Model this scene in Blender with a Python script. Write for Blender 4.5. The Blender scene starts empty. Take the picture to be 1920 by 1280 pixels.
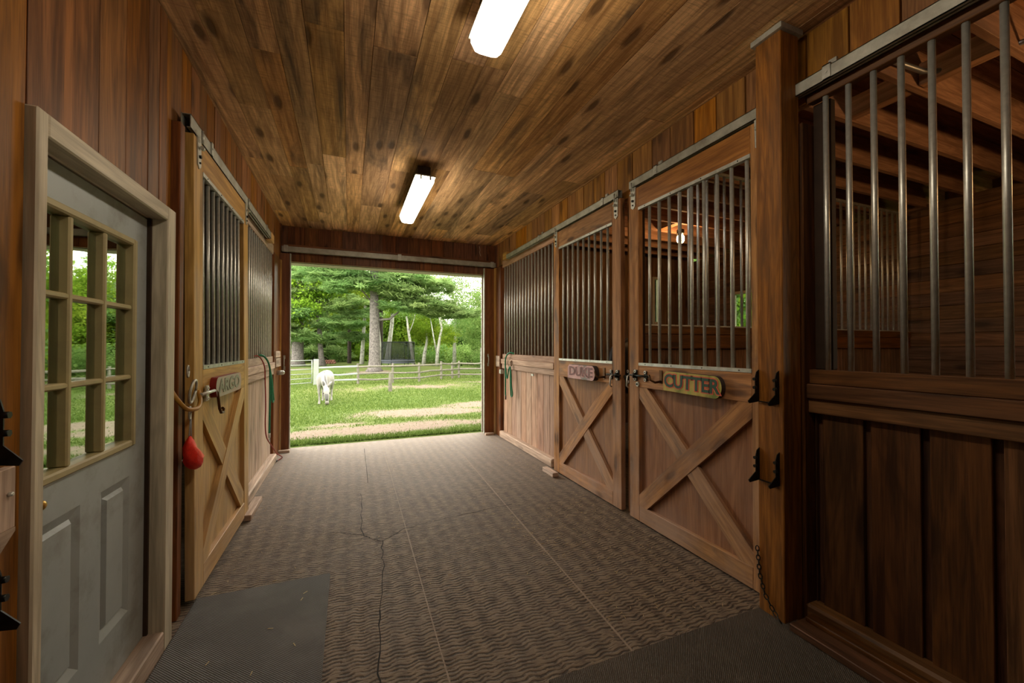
import bpy, math, random
import numpy as np
from mathutils import Vector, Matrix
random.seed(7); RNG = np.random.default_rng(7)
C = bpy.context.scene.collection
PI = math.pi
# ------------------------------------------------------------------ camera, sky, exposure
cd = bpy.data.cameras.new('camera'); cam = bpy.data.objects.new('camera', cd); C.objects.link(cam)
cd.sensor_width = 36; cd.lens = 14.2125; cd.clip_start = 0.05; cd.clip_end = 400
cam.location = (0, 0, 1.42); cam.rotation_euler = (math.radians(90.70), 0, math.radians(-21.984))
bpy.context.scene.camera = cam
SKY = 5.8
w = bpy.data.worlds.new('overcast'); bpy.context.scene.world = w; w.use_nodes = True
w.node_tree.nodes['Background'].inputs[0].default_value = (1.0, 0.94, 0.82, 1)
w.node_tree.nodes['Background'].inputs[1].default_value = SKY
vs = bpy.context.scene.view_settings
bpy.context.scene.display_settings.display_device = 'sRGB'
vs.view_transform = 'Standard'; vs.look = 'None'; vs.gamma = 1; vs.use_curve_mapping = False; vs.exposure = 0.50
bpy.context.scene.cycles.use_denoising = True
bpy.context.scene.cycles.max_bounces = 10
bpy.context.scene.cycles.transparent_max_bounces = 16
LAMP = 14.0          # fluorescent diffusers
# ------------------------------------------------------------------ material helpers
class NT:
    def __init__(s, name):
        s.m = bpy.data.materials.new(name); s.m.use_nodes = True; s.t = s.m.node_tree
        s.b = s.t.nodes['Principled BSDF']; s.out = s.t.nodes['Material Output']
    def n(s, ty, **k):
        o = s.t.nodes.new(ty)
        for a, v in k.items(): setattr(o, a, v)
        return o
    def l(s, a, b): s.t.links.new(a, b)
    def set(s, sock, v):
        if isinstance(v, bpy.types.NodeSocket): s.l(v, sock)
        else: sock.default_value = v
    def math(s, op, a, b=0.0, c=None):
        o = s.n('ShaderNodeMath', operation=op); s.set(o.inputs[0], a); s.set(o.inputs[1], b)
        if c is not None: s.set(o.inputs[2], c)
        return o.outputs[0]
    def maprange(s, v, a, b, c=0.0, d=1.0):
        o = s.n('ShaderNodeMapRange'); s.set(o.inputs[0], v)
        for i, x in enumerate((a, b, c, d)): o.inputs[i+1].default_value = x
        return o.outputs[0]
    def mix(s, f, a, b, mode='MIX'):
        o = s.n('ShaderNodeMix', data_type='RGBA', blend_type=mode)
        s.set(o.inputs[0], f); s.set(o.inputs[6], a if not isinstance(a, tuple) else (*a, 1)); s.set(o.inputs[7], b if not isinstance(b, tuple) else (*b, 1))
        return o.outputs[2]
    def mapping(s, vec, sc, loc=(0, 0, 0)):
        o = s.n('ShaderNodeMapping'); s.l(vec, o.inputs[0]); o.inputs[3].default_value = sc; o.inputs[1].default_value = loc
        return o.outputs[0]
    def noise(s, vec, scale=1, detail=4, rough=.5, dist=0):
        o = s.n('ShaderNodeTexNoise'); s.l(vec, o.inputs['Vector'])
        o.inputs['Scale'].default_value = scale; o.inputs['Detail'].default_value = detail
        o.inputs['Roughness'].default_value = rough; o.inputs['Distortion'].default_value = dist
        return o.outputs[0]
    def bump(s, h, strength=.3, dist=.01):
        o = s.n('ShaderNodeBump'); s.l(h, o.inputs['Height']); o.inputs['Strength'].default_value = strength
        o.inputs['Distance'].default_value = dist; s.l(o.outputs[0], s.b.inputs['Normal'])
    def uv(s): return s.n('ShaderNodeTexCoord').outputs['UV']
    def pos(s): return s.n('ShaderNodeNewGeometry').outputs['Position']
    def attr(s, name): return s.n('ShaderNodeAttribute', attribute_name=name).outputs['Fac']
def wood(name, light, dark, tone=.5, rough=.62, knot=.8, stain=(.08, .05, .035), stain_amt=.35, weather=None, wz=(.2, 1.3), wamt=.7, bump=.35, gs=1.0, spec=.3, ksz=1.0, kd=.74, fig=.35, saw=0, stf=1.0):
    m = NT(name); uv = m.uv()
    g1 = m.noise(m.mapping(uv, (1.6*gs, 26*gs, 1)), 1, 6, .6, .5)
    g2 = m.noise(m.mapping(uv, (5*gs, 150*gs, 1)), 1, 3, .6)
    grain = m.math('ADD', m.math('MULTIPLY', g1, .7), m.math('MULTIPLY', g2, .3))
    col = m.mix(m.maprange(grain, .40, .58), tuple(c*.8 for c in dark), light)
    fg = m.maprange(m.math('SINE', m.math('MULTIPLY', m.noise(m.mapping(uv, (.55, 4.5, 1)), 1, 2, .5, .6), 75)), -.2, 1)
    col = m.mix(m.math('MULTIPLY', fg, fig), col, tuple(c*.62 for c in dark))
    if saw:
        sw_ = m.maprange(m.noise(m.mapping(uv, (90, 7, 1)), 1, 4, .7), .50, .66); col = m.mix(m.math('MULTIPLY', sw_, saw), col, tuple(c*.5 for c in dark))
        sp_ = m.maprange(m.noise(m.mapping(uv, (45, 60, 1)), 1, 4, .75), .60, .72); col = m.mix(m.math('MULTIPLY', sp_, saw*1.3), col, tuple(c*.35 for c in dark))
    big = m.noise(m.mapping(uv, (.9*stf, 5.5*stf, 1)), 1, 5, .62, .8)
    col = m.mix(m.math('MULTIPLY', m.maprange(big, .52, .70), stain_amt), col, stain)
    v = m.n('ShaderNodeTexVoronoi', voronoi_dimensions='2D'); m.l(m.mapping(uv, (1.7*ksz, 6.0*ksz, 1)), v.inputs['Vector'])
    v.inputs['Scale'].default_value = 1.0
    sep = m.n('ShaderNodeSeparateColor'); m.l(v.outputs['Color'], sep.inputs[0])
    on = m.math('GREATER_THAN', sep.outputs[0], kd)
    dwarp = m.math('ADD', v.outputs['Distance'], m.math('MULTIPLY', m.math('SUBTRACT', m.noise(m.mapping(uv, (12, 30, 1)), 1, 3), .5), .12))
    halo = m.math('MULTIPLY', m.math('MULTIPLY', m.maprange(dwarp, .55, .12), on), knot*.45)
    col = m.mix(halo, col, tuple(c*.6 for c in dark))
    kn = m.math('MULTIPLY', m.math('MULTIPLY', m.maprange(dwarp, .22, .10), on), knot)
    col = m.mix(kn, col, tuple(c*.32 for c in dark))
    t = m.attr('tone'); hsv = m.n('ShaderNodeHueSaturation'); m.l(col, hsv.inputs['Color'])
    m.l(m.maprange(t, 0, 1, 1-tone, 1+tone), hsv.inputs['Value'])
    t2 = m.math('FRACT', m.math('MULTIPLY', t, 7.31)); m.l(m.maprange(t2, 0, 1, .9, 1.1), hsv.inputs['Saturation'])
    m.l(m.maprange(m.math('FRACT', m.math('MULTIPLY', t, 3.77)), 0, 1, .495, .506), hsv.inputs['Hue'])
    col = hsv.outputs[0]
    if weather:
        z = m.n('ShaderNodeSeparateXYZ'); m.l(m.pos(), z.inputs[0])
        f = m.math('MULTIPLY', m.maprange(z.outputs[2], wz[1], wz[0]), m.maprange(m.noise(m.pos(), 2.3, 5, .6), .3, .62))
        col = m.mix(m.math('MULTIPLY', f, wamt), col, weather)
    m.l(col, m.b.inputs['Base Color']); m.b.inputs['Roughness'].default_value = rough; m.b.inputs['Specular IOR Level'].default_value = spec
    m.bump(m.math('SUBTRACT', grain, kn), bump, .004)
    return m.m
def plain(name, col, rough=.6, metal=0, var=.15, scale=30, spec=.4, bump=.0, dirt=None, dirt_amt=.5):
    m = NT(name); p = m.n('ShaderNodeTexCoord').outputs['Object']
    f = m.noise(p, scale, 5, .6)
    c = m.mix(m.maprange(f, .3, .7), tuple(x*(1-var) for x in col), tuple(min(1, x*(1+var)) for x in col))
    if dirt: c = m.mix(m.math('MULTIPLY', m.maprange(m.noise(p, 5, 6, .65), .5, .68), dirt_amt), c, dirt)
    m.l(c, m.b.inputs['Base Color']); m.b.inputs['Roughness'].default_value = rough; m.b.inputs['Metallic'].default_value = metal
    m.b.inputs['Specular IOR Level'].default_value = spec
    if bump: m.bump(f, bump, .003)
    return m.m
M = {}
M['ceil'] = wood('rough_ceiling_boards', (.84, .50, .225), (.52, .275, .115), tone=.33, knot=1, stain=(.085, .055, .036), stain_amt=.85, bump=.7, rough=.8, kd=.74, saw=.5, ksz=1.15, fig=.3, stf=.9)
M['siding'] = wood('stained_siding', (.36, .140, .032), (.19, .070, .016), tone=.22, stain=(.05, .025, .012), stain_amt=.5, rough=.5, bump=.4)
M['header'] = wood('honey_siding', (.46, .21, .050), (.28, .115, .027), tone=.25, stain=(.08, .05, .03), stain_amt=.5, rough=.55)
M['door'] = wood('weathered_door_wood', (.52, .25, .082), (.33, .14, .042), tone=.16, stain=(.085, .055, .045), stain_amt=.85, knot=1, kd=.6, ksz=1.3, stf=1.7, weather=(.42, .28, .21), wz=(.1, 1.5), wamt=.75, rough=.6)
M['doorhi'] = wood('orange_top_rail', (.46, .20, .05), (.28, .11, .026), tone=.1, stain=(.10, .04, .015), stain_amt=.5, rough=.45)
M['ply'] = wood('plywood_panel', (.40, .18, .07), (.28, .12, .045), tone=.08, knot=.2, stain=(.20, .12, .09), stain_amt=.6, weather=(.30, .19, .145), wz=(.1, 1.1), wamt=.6, rough=.6)
M['pine'] = wood('yellow_pine', (.68, .41, .15), (.54, .30, .10), tone=.1, stain=(.30, .16, .06), stain_amt=.4, knot=.6, weather=(.50, .38, .27), wz=(.0, 1.2), wamt=.6, rough=.5)
M['pale'] = wood('pale_sun_bleached_boards', (.60, .45, .35), (.45, .32, .245), tone=.12, stain=(.18, .12, .09), stain_amt=.4, knot=.5, rough=.7)
M['palef'] = wood('pinkish_boards', (.54, .35, .25), (.40, .235, .16), tone=.14, stain=(.16, .09, .06), stain_amt=.4, knot=.5, rough=.65)
M['dark'] = wood('dark_brown_boards', (.17, .070, .022), (.08, .032, .011), tone=.22, stain=(.03, .018, .01), stain_amt=.6, rough=.5, bump=.5)
M['darkrail'] = wood('dark_ledge_board', (.21, .092, .028), (.11, .047, .016), tone=.15, stain=(.05, .03, .015), stain_amt=.5, rough=.5)
M['post'] = wood('fir_post', (.38, .16, .04), (.21, .082, .02), tone=.1, stain=(.08, .05, .03), stain_amt=.6, knot=.3, rough=.55, gs=1.6)
M['end'] = wood('red_brown_end_wood', (.25, .095, .035), (.14, .05, .02), tone=.2, stain=(.05, .025, .015), stain_amt=.5, rough=.5)
M['slab'] = wood('brown_plywood_slab', (.27, .115, .05), (.20, .08, .033), tone=.05, knot=.05, stain=(.14, .05, .02), stain_amt=.4, rough=.5)
M['joist'] = wood('joist_lumber', (.44, .24, .13), (.31, .155, .08), tone=.15, knot=.5, stain=(.20, .10, .05), stain_amt=.4, rough=.7)
M['deck'] = wood('deck_boards', (.30, .15, .08), (.20, .095, .045), tone=.2, rough=.7)
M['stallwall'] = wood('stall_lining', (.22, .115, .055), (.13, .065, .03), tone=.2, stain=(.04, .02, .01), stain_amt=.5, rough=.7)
M['trimw'] = wood('weathered_beige_casing', (.68, .61, .47), (.58, .51, .38), tone=.05, knot=.05, stain=(.26, .20, .13), stain_amt=.5, rough=.5, bump=.15)
M['steel'] = plain('galvanised_pipe', (.56, .57, .53), .38, .6, .12, 40)
M['galv'] = plain('galvanised_strip', (.50, .52, .48), .45, .5, .2, 25, dirt=(.18, .15, .1), dirt_amt=.4)
M['rail'] = plain('dull_track_steel', (.42, .43, .38), .5, .5, .2, 14, dirt=(.18, .14, .09), dirt_amt=.4)
M['black'] = plain('black_metal', (.02, .022, .02), .38, .6, .3, 20)
M['bronze'] = plain('dark_bronze', (.10, .045, .015), .4, .7, .3, 20)
M['brass'] = plain('brass', (.60, .40, .12), .3, .9, .1, 20)
M['white'] = plain('white_washer', (.75, .74, .68), .4, .1, .1, 20)
M['grey'] = plain('grey_door_paint', (.34, .385, .395), .42, 0, .05, 8, dirt=(.16, .15, .12), dirt_amt=.55)
M['frame'] = plain('tan_glazing_frame', (.40, .335, .17), .45, 0, .06, 12, dirt=(.22, .17, .1), dirt_amt=.4)
M['rubber'] = None
M['green'] = plain('green_rope', (.01, .18, .085), .6, 0, .3, 90, bump=.5)
M['red'] = plain('red_cord', (.30, .04, .035), .6, 0, .3, 90)
M['redbag'] = plain('red_net_bag', (.95, .035, .02), .45, 0, .2, 60, bump=.6)
M['ochre'] = plain('ochre_collar', (.40, .20, .03), .5, 0, .2, 20)
M['plastic'] = plain('pale_plastic', (.60, .60, .52), .4, 0, .05, 20)
M['hair'] = plain('black_horse_coat', (.006, .006, .007), .55, 0, .3, 30)
M['conduit'] = plain('grey_conduit', (.30, .31, .33), .4, .5, .1, 20)
M['cable'] = plain('grey_cable', (.25, .25, .25), .6, 0, .1, 20)
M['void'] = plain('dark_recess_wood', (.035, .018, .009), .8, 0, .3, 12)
def emis(name, col, st, tex=False):
    m = NT(name); m.b.inputs['Base Color'].default_value = (*[c*.8 for c in col], 1); m.b.inputs['Emission Color'].default_value = (*col, 1)
    m.b.inputs['Emission Strength'].default_value = st; m.b.inputs['Roughness'].default_value = .3
    return m.m
M['lamp'] = emis('lit_diffuser', (1.0, .86, .66), LAMP)
M['bulb'] = emis('hot_bulb', (1.0, .55, .22), 90)
def glass(name, tint=.25):
    m = NT(name)
    g = m.n('ShaderNodeBsdfGlossy'); g.inputs['Roughness'].default_value = .015; g.inputs['Color'].default_value = (.8, .88, .8, 1)
    t = m.n('ShaderNodeBsdfTransparent'); t.inputs[0].default_value = (.85, .9, .87, 1)
    f = m.n('ShaderNodeFresnel'); f.inputs[0].default_value = 1.5
    mx = m.n('ShaderNodeMixShader'); m.l(m.math('ADD', m.math('MULTIPLY', f.outputs[0], 1.6), tint), mx.inputs[0])
    m.l(t.outputs[0], mx.inputs[1]); m.l(g.outputs[0], mx.inputs[2]); m.l(mx.outputs[0], m.out.inputs[0])
    b = m.n('ShaderNodeBump'); m.l(m.noise(m.mapping(m.pos(), (1, 1.2, 14)), 1, 2), b.inputs['Height']); b.inputs['Strength'].default_value = .05; b.inputs['Distance'].default_value = .004
    m.l(b.outputs[0], g.inputs['Normal'])
    return m.m
M['glass'] = glass('door_pane_glass', .32); M['glass2'] = glass('clear_window_glass', 0.0)
# floor of textured rubber/concrete with ribs
def floor_mat():
    m = NT('ribbed_barn_floor'); p = m.pos(); s = m.n('ShaderNodeSeparateXYZ'); m.l(p, s.inputs[0])
    wob = m.noise(p, 2.2, 3)
    ph = m.math('ADD', m.math('MULTIPLY', s.outputs[1], 2*PI/.0235), m.math('ADD', m.math('MULTIPLY', m.math('SINE', m.math('ADD', m.math('MULTIPLY', s.outputs[0], 2*PI/.088), m.math('MULTIPLY', wob, 5))), 1.25), m.math('MULTIPLY', m.noise(p, 7, 5, .65), 14)))
    rib = m.maprange(m.math('SINE', ph), -1, 1)
    fine = m.noise(p, 160, 4, .7); mid = m.noise(p, 14, 6, .7); big = m.noise(p, 1.3, 5, .6)
    strip = m.maprange(m.math('SINE', m.math('ADD', m.math('MULTIPLY', s.outputs[0], 2*PI/.11), m.math('MULTIPLY', wob, 4))), -1, 1)
    dash = m.maprange(m.noise(m.mapping(p, (13, 42, 1)), 1, 2), .36, .5)
    h = m.math('SUBTRACT', 1, m.math('MULTIPLY', m.maprange(rib, .7, .2), m.math('MULTIPLY', dash, m.maprange(mid, .3, .55, .5, 1))))
    c = m.mix(m.maprange(m.math('ADD', m.math('MULTIPLY', h, .6), m.math('MULTIPLY', fine, .4)), .12, .72), (.018, .012, .008), (.205, .148, .10))
    c = m.mix(m.math('MULTIPLY', strip, m.math('MULTIPLY', m.maprange(mid, .38, .58), .6)), c, (.035, .022, .016))
    c = m.mix(m.math('MULTIPLY', m.maprange(big, .45, .62), .3), c, (.17, .14, .12))
    far = m.maprange(s.outputs[1], 3.2, 6.3, 0, .5)      # pale dust, plus grazing sheen toward the doorway painted into the colour
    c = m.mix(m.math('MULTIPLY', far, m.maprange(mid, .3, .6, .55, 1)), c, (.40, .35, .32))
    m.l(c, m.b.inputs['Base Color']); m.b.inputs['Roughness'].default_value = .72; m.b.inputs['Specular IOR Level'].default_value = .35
    m.bump(m.math('ADD', h, m.math('MULTIPLY', fine, .35)), .55, .012)
    return m.m
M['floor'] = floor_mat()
M['crack'] = plain('floor_crack_dirt', (.012, .009, .007), .9, 0, .3, 40)
M['seam'] = plain('pale_floor_seam', (.26, .20, .15), .8, 0, .3, 60)
def mat_mat(name, col):
    m = NT(name); p = m.pos(); s = m.n('ShaderNodeSeparateXYZ'); m.l(p, s.inputs[0])
    a = m.math('MULTIPLY', m.math('SINE', m.math('MULTIPLY', s.outputs[0], 2*PI/.011)), m.math('SINE', m.math('MULTIPLY', s.outputs[1], 2*PI/.011)))
    f = m.noise(p, 3, 6, .6)
    c = m.mix(m.maprange(a, -1, 1), tuple(x*.6 for x in col), tuple(x*1.35 for x in col))
    c = m.mix(m.math('MULTIPLY', m.maprange(f, .45, .65), .5), c, tuple(x*1.7 for x in col))
    m.l(c, m.b.inputs['Base Color']); m.b.inputs['Roughness'].default_value = .75; m.bump(a, .5, .003)
    return m.m
M['mat'] = mat_mat('grey_rubber_mat', (.085, .08, .078)); M['mat2'] = mat_mat('brown_rubber_mat', (.055, .042, .030))
M['dirtfloor'] = plain('stall_bedding', (.16, .11, .07), .9, 0, .4, 20, bump=.5)
def ground_mat():
    m = NT('paddock_ground'); p = m.pos(); d = m.attr('dirt')
    n1 = m.noise(m.mapping(p, (1, .45, 1)), 1.6, 7, .65); n2 = m.noise(p, 22, 5, .7); n3 = m.noise(m.mapping(p, (.25, .1, 1)), 1, 4)
    g = m.mix(m.maprange(n2, .3, .7), (.040, .078, .016), (.12, .165, .04))
    g = m.mix(m.math('MULTIPLY', m.maprange(n3, .42, .62), .55), g, (.14, .145, .05))
    dc = m.mix(m.maprange(n2, .3, .7), (.12, .09, .068), (.25, .20, .16))
    f = m.maprange(m.math('ADD', d, m.math('MULTIPLY', m.math('SUBTRACT', m.math('ADD', m.math('MULTIPLY', n1, .6), m.math('MULTIPLY', n2, .4)), .5), 2.6)), .32, .62)
    m.l(m.mix(f, g, dc), m.b.inputs['Base Color']); m.b.inputs['Roughness'].default_value = .95; m.b.inputs['Specular IOR Level'].default_value = .1
    m.bump(n2, .6, .03); return m.m
M['ground'] = ground_mat()
def leaf_mat(name, c1, c2, tr=.45):
    m = NT(name); t = m.attr('tone'); r = m.n('ShaderNodeObjectInfo').outputs['Random']
    c = m.mix(t, c1, c2); h = m.n('ShaderNodeHueSaturation'); m.l(c, h.inputs['Color']); m.l(m.maprange(r, 0, 1, .75, 1.25), h.inputs['Value'])
    m.l(m.maprange(m.math('FRACT', m.math('MULTIPLY', r, 5.3)), 0, 1, .485, .515), h.inputs['Hue'])
    d = m.n('ShaderNodeBsdfDiffuse'); x = m.n('ShaderNodeBsdfTranslucent'); m.l(h.outputs[0], d.inputs[0]); m.l(h.outputs[0], x.inputs[0])
    mx = m.n('ShaderNodeMixShader'); mx.inputs[0].default_value = tr; m.l(d.outputs[0], mx.inputs[1]); m.l(x.outputs[0], mx.inputs[2]); m.l(mx.outputs[0], m.out.inputs[0])
    return m.m
M['leafA'] = leaf_mat('bright_spring_leaves', (.11, .22, .02), (.30, .42, .05)); M['leafB'] = leaf_mat('mid_green_leaves', (.10, .21, .05), (.27, .40, .13))
M['needle'] = leaf_mat('pine_needles', (.10, .20, .06), (.27, .38, .14), .45); M['grass'] = leaf_mat('grass_blades', (.05, .10, .018), (.17, .235, .06), .4)
M['bark'] = plain('grey_pine_bark', (.15, .135, .13), .9, 0, .55, 9, bump=.8); M['barkd'] = plain('dark_trunk_bark', (.06, .045, .04), .9, 0, .4, 9, bump=.6)
M['birch'] = plain('white_birch_bark', (.50, .49, .46), .8, 0, .15, 12, dirt=(.06, .055, .05), dirt_amt=.8)
M['fence'] = plain('grey_split_rail', (.17, .16, .13), .9, 0, .35, 9, bump=.6); M['gate'] = plain('white_gate_tube', (.30, .33, .31), .5, 0, .1, 9)
M['donkey'] = plain('white_donkey_coat', (.32, .305, .295), .9, 0, .12, 9, dirt=(.20, .19, .18), dirt_amt=.5)
M['muzz'] = plain('grey_face_coat', (.13, .13, .13), .9, 0, .12, 9); M['hoof'] = plain('hoof_horn', (.10, .09, .075), .7); M['eye'] = plain('dark_eye', (.01, .01, .01), .2)
def net_mat():
    m = NT('safety_net'); t = m.n('ShaderNodeBsdfTransparent'); mx = m.n('ShaderNodeMixShader'); mx.inputs[0].default_value = .48
    m.b.inputs['Base Color'].default_value = (.015, .02, .02, 1); m.b.inputs['Roughness'].default_value = .9
    m.l(t.outputs[0], mx.inputs[1]); m.l(m.b.outputs[0], mx.inputs[2]); m.l(mx.outputs[0], m.out.inputs[0]); return m.m
M['net'] = net_mat(); M['tramp'] = plain('trampoline_blue_grey', (.07, .08, .10), .6)
M['siding_out'] = plain('outside_white_trim', (.42, .40, .37), .6)
# ------------------------------------------------------------------ mesh builder
class MB:
    def __init__(s): s.v = []; s.f = []; s.uv = []; s.t = []; s.mi = []; s.sm = []
    def face(s, pts, uvs=None, tone=.5, mi=0, smooth=False):
        b = len(s.v); s.v += [tuple(p) for p in pts]; s.f.append(list(range(b, b+len(pts)))); s.uv.append(uvs or [(0, 0)]*len(pts)); s.t.append(tone); s.mi.append(mi); s.sm.append(smooth)
    def obox(s, c, ax, h, g=2, tone=None, mi=0):
        """oriented box: centre, three unit axes, half sizes; g = index of the grain axis"""
        c = Vector(c); ax = [Vector(a) for a in ax]; tone = random.random() if tone is None else tone
        ou, ov = random.random()*40, random.random()*40; b = len(s.v)
        loc = [(i, j, k) for i in (-1, 1) for j in (-1, 1) for k in (-1, 1)]
        for q in loc: s.v.append(tuple(c + ax[0]*h[0]*q[0] + ax[1]*h[1]*q[1] + ax[2]*h[2]*q[2]))
        F = [((0, 1, 3, 2), 0), ((4, 6, 7, 5), 0), ((0, 4, 5, 1), 1), ((2, 3, 7, 6), 1), ((0, 2, 6, 4), 2), ((1, 5, 7, 3), 2)]
        for (idx, nax) in F:
            o = [a for a in range(3) if a != nax]
            if g in o: ua, va = g, [a for a in o if a != g][0]
            else: ua, va = o
            s.f.append([b+i for i in idx]); s.uv.append([(loc[i][ua]*h[ua]+ou, loc[i][va]*h[va]+ov+nax*.37) for i in idx]); s.t.append(tone); s.mi.append(mi); s.sm.append(False)
    def box(s, x0, x1, y0, y1, z0, z1, g=2, tone=None, mi=0):
        s.obox(((x0+x1)/2, (y0+y1)/2, (z0+z1)/2), ((1, 0, 0), (0, 1, 0), (0, 0, 1)), ((x1-x0)/2, (y1-y0)/2, (z1-z0)/2), g, tone, mi)
    def bar(s, a, b, wd, th, nrm=(1, 0, 0), tone=None, mi=0):
        """flat bar from a to b: width wd across, thickness th along nrm, grain along its length"""
        a = Vector(a); b = Vector(b); d = (b-a).normalized(); n = Vector(nrm).normalized(); n = (n-d*n.dot(d)).normalized(); x = d.cross(n)
        s.obox((a+b)/2, (x, n, d), (wd/2, th/2, (b-a).length/2), 2, tone, mi)
    def tube(s, pts, r, n=8, tone=.5, mi=0, caps=True, smooth=True):
        pts = [Vector(p) for p in pts]; k = len(pts); rs = r if isinstance(r, (list, tuple)) else [r]*k; b = len(s.v); pn = None; L = 0
        for i, p in enumerate(pts):
            d = (pts[min(i+1, k-1)]-pts[max(i-1, 0)]).normalized()
            if pn is None: pn = d.orthogonal().normalized()
            pn = (pn-d*pn.dot(d)).normalized(); q = d.cross(pn)
            for j in range(n): a = 2*PI*j/n; s.v.append(tuple(p+(pn*math.cos(a)+q*math.sin(a))*rs[i]))
        for i in range(k-1):
            l2 = L+(pts[i+1]-pts[i]).length
            for j in range(n):
                j2 = (j+1) % n; s.f.append([b+i*n+j, b+i*n+j2, b+(i+1)*n+j2, b+(i+1)*n+j])
                s.uv.append([(L, j/n*.3), (L, (j+1)/n*.3), (l2, (j+1)/n*.3), (l2, j/n*.3)]); s.t.append(tone); s.mi.append(mi); s.sm.append(smooth)
            L = l2
        if caps:
            for base, rev in ((b, True), (b+(k-1)*n, False)):
                ix = [base+j for j in range(n)]; ix = ix[::-1] if rev else ix
                s.f.append(ix); s.uv.append([(0, 0)]*n); s.t.append(tone); s.mi.append(mi); s.sm.append(False)
    def prism(s, poly, o, ex, ey, ez, depth, tone=.5, mi=0):
        """polygon in the (ex, ey) plane at o, extruded along ez by depth"""
        o, ex, ey, ez = map(Vector, (o, ex, ey, ez)); A = [o+ex*p[0]+ey*p[1] for p in poly]; B = [p+ez*depth for p in A]; k = len(poly)
        ou = random.random()*30
        s.face(A[::-1], [(p[0]+ou, p[1]) for p in poly][::-1], tone, mi); s.face(B, [(p[0]+ou, p[1]) for p in poly], tone, mi)
        for i in range(k):
            j = (i+1) % k; s.face([A[i], A[j], B[j], B[i]], [(ou, 0), (ou+.05, 0), (ou+.05, depth), (ou, depth)], tone, mi)
    def ball(s, c, r, n=10, m=6, sc=(1, 1, 1), tone=.5, mi=0):
        c = Vector(c); b = len(s.v)
        for i in range(m+1):
            th = PI*i/m
            for j in range(n): a = 2*PI*j/n; s.v.append((c.x+r*sc[0]*math.sin(th)*math.cos(a), c.y+r*sc[1]*math.sin(th)*math.sin(a), c.z+r*sc[2]*math.cos(th)))
        for i in range(m):
            for j in range(n):
                j2 = (j+1) % n; s.f.append([b+i*n+j, b+(i+1)*n+j, b+(i+1)*n+j2, b+i*n+j2]); s.uv.append([(0, 0)]*4); s.t.append(tone); s.mi.append(mi); s.sm.append(True)
    def build(s, name, mat, parent=None, bev=0):
        me = bpy.data.meshes.new(name); off = Vector((0, 0, 0))
        if parent is not None: off = root_loc(parent)
        me.from_pydata([tuple(Vector(p)-off) for p in s.v], [], s.f)
        uvl = me.uv_layers.new(name='UVMap'); flat = [c for f in s.uv for p in f for c in p]; uvl.data.foreach_set('uv', flat)
        at = me.attributes.new('tone', 'FLOAT', 'FACE'); at.data.foreach_set('value', s.t)
        me.polygons.foreach_set('material_index', s.mi); me.polygons.foreach_set('use_smooth', s.sm)
        for mt in (mat if isinstance(mat, (list, tuple)) else [mat]): me.materials.append(M[mt] if isinstance(mt, str) else mt)
        me.update(); o = bpy.data.objects.new(name, me); C.objects.link(o)
        if parent is not None: o.parent = parent
        if bev:
            md = o.modifiers.new('edge', 'BEVEL'); md.width = bev; md.segments = 1; md.limit_method = 'ANGLE'
        return o
def root_loc(p):
    v = Vector((0, 0, 0))
    while p is not None: v = v + Vector(p.location); p = p.parent
    return v
def tag(o, label, cat, group=None, kind=None):
    if label: o['label'] = label
    if cat: o['category'] = cat
    if group: o['group'] = group
    if kind: o['kind'] = kind
    elif cat: o['kind'] = 'thing'
    return o
def thing(name, label, cat, loc, group=None, kind=None):
    o = bpy.data.objects.new(name, None); o.location = loc; o.empty_display_size = .1; C.objects.link(o)
    return tag(o, label, cat, group, kind)
def struct(mb, name, mat, label, cat, bev=0): return tag(mb.build(name, mat, None, bev), label, cat, None, 'structure')
def one(mb, name, mat, label, cat, group=None, bev=0):
    """a single-mesh thing with its origin at its base centre"""
    xs = [v[0] for v in mb.v]; ys = [v[1] for v in mb.v]; zs = [v[2] for v in mb.v]; c = Vector(((min(xs)+max(xs))/2, (min(ys)+max(ys))/2, min(zs)))
    mb.v = [tuple(Vector(v)-c) for v in mb.v]; o = mb.build(name, mat, None, bev); o.location = c
    return tag(o, label, cat, group)
XL, XR, YE, ZC = -.86, 2.25, 6.30, 3.09
# ------------------------------------------------------------------ setting: floor, ceiling, walls
b = MB()
b.face([(XL-.1, -3.2, 0), (XR+.1, -3.2, 0), (XR+.1, 6.42, 0), (XL-.1, 6.42, 0)], mi=0)
b.face([(XR+.1, -3.2, -.01), (6.6, -3.2, -.01), (6.6, 6.42, -.01), (XR+.1, 6.42, -.01)], mi=3)
b.face([(-4.4, -3.2, -.01), (XL-.1, -3.2, -.01), (XL-.1, 6.42, -.01), (-4.4, 6.42, -.01)], mi=3)
def strip(pts, wd, z, mi, jit=.006, sub=7):
    P = []
    for a, c in zip(pts[:-1], pts[1:]):
        for k in range(sub): P.append((a[0]+(c[0]-a[0])*k/sub+random.gauss(0, jit), a[1]+(c[1]-a[1])*k/sub+random.gauss(0, jit)))
    P.append(pts[-1])
    for p, q in zip(P[:-1], P[1:]):
        d = Vector((q[0]-p[0], q[1]-p[1], 0)).normalized(); n = Vector((-d.y, d.x, 0))*wd*random.uniform(.3, .8)
        b.face([(p[0]-n.x, p[1]-n.y, z), (p[0]+n.x, p[1]+n.y, z), (q[0]+n.x, q[1]+n.y, z), (q[0]-n.x, q[1]-n.y, z)], mi=mi)
strip([(.12, .9), (.128, 1.81), (.156, 2.23), (.218, 2.76), (.23, 3.1), (.103, 3.26), (.112, 4.18)], .005, .0012, 1)
strip([(.23, 3.1), (.416, 3.258), (.77, 3.327), (1.369, 3.392)], .005, .0012, 1)
strip([(.192, 4.48), (.207, 6.0)], .004, .0012, 1, .002); strip([(.103, 3.26), (-.122, 3.4)], .005, .0012, 1)
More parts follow.
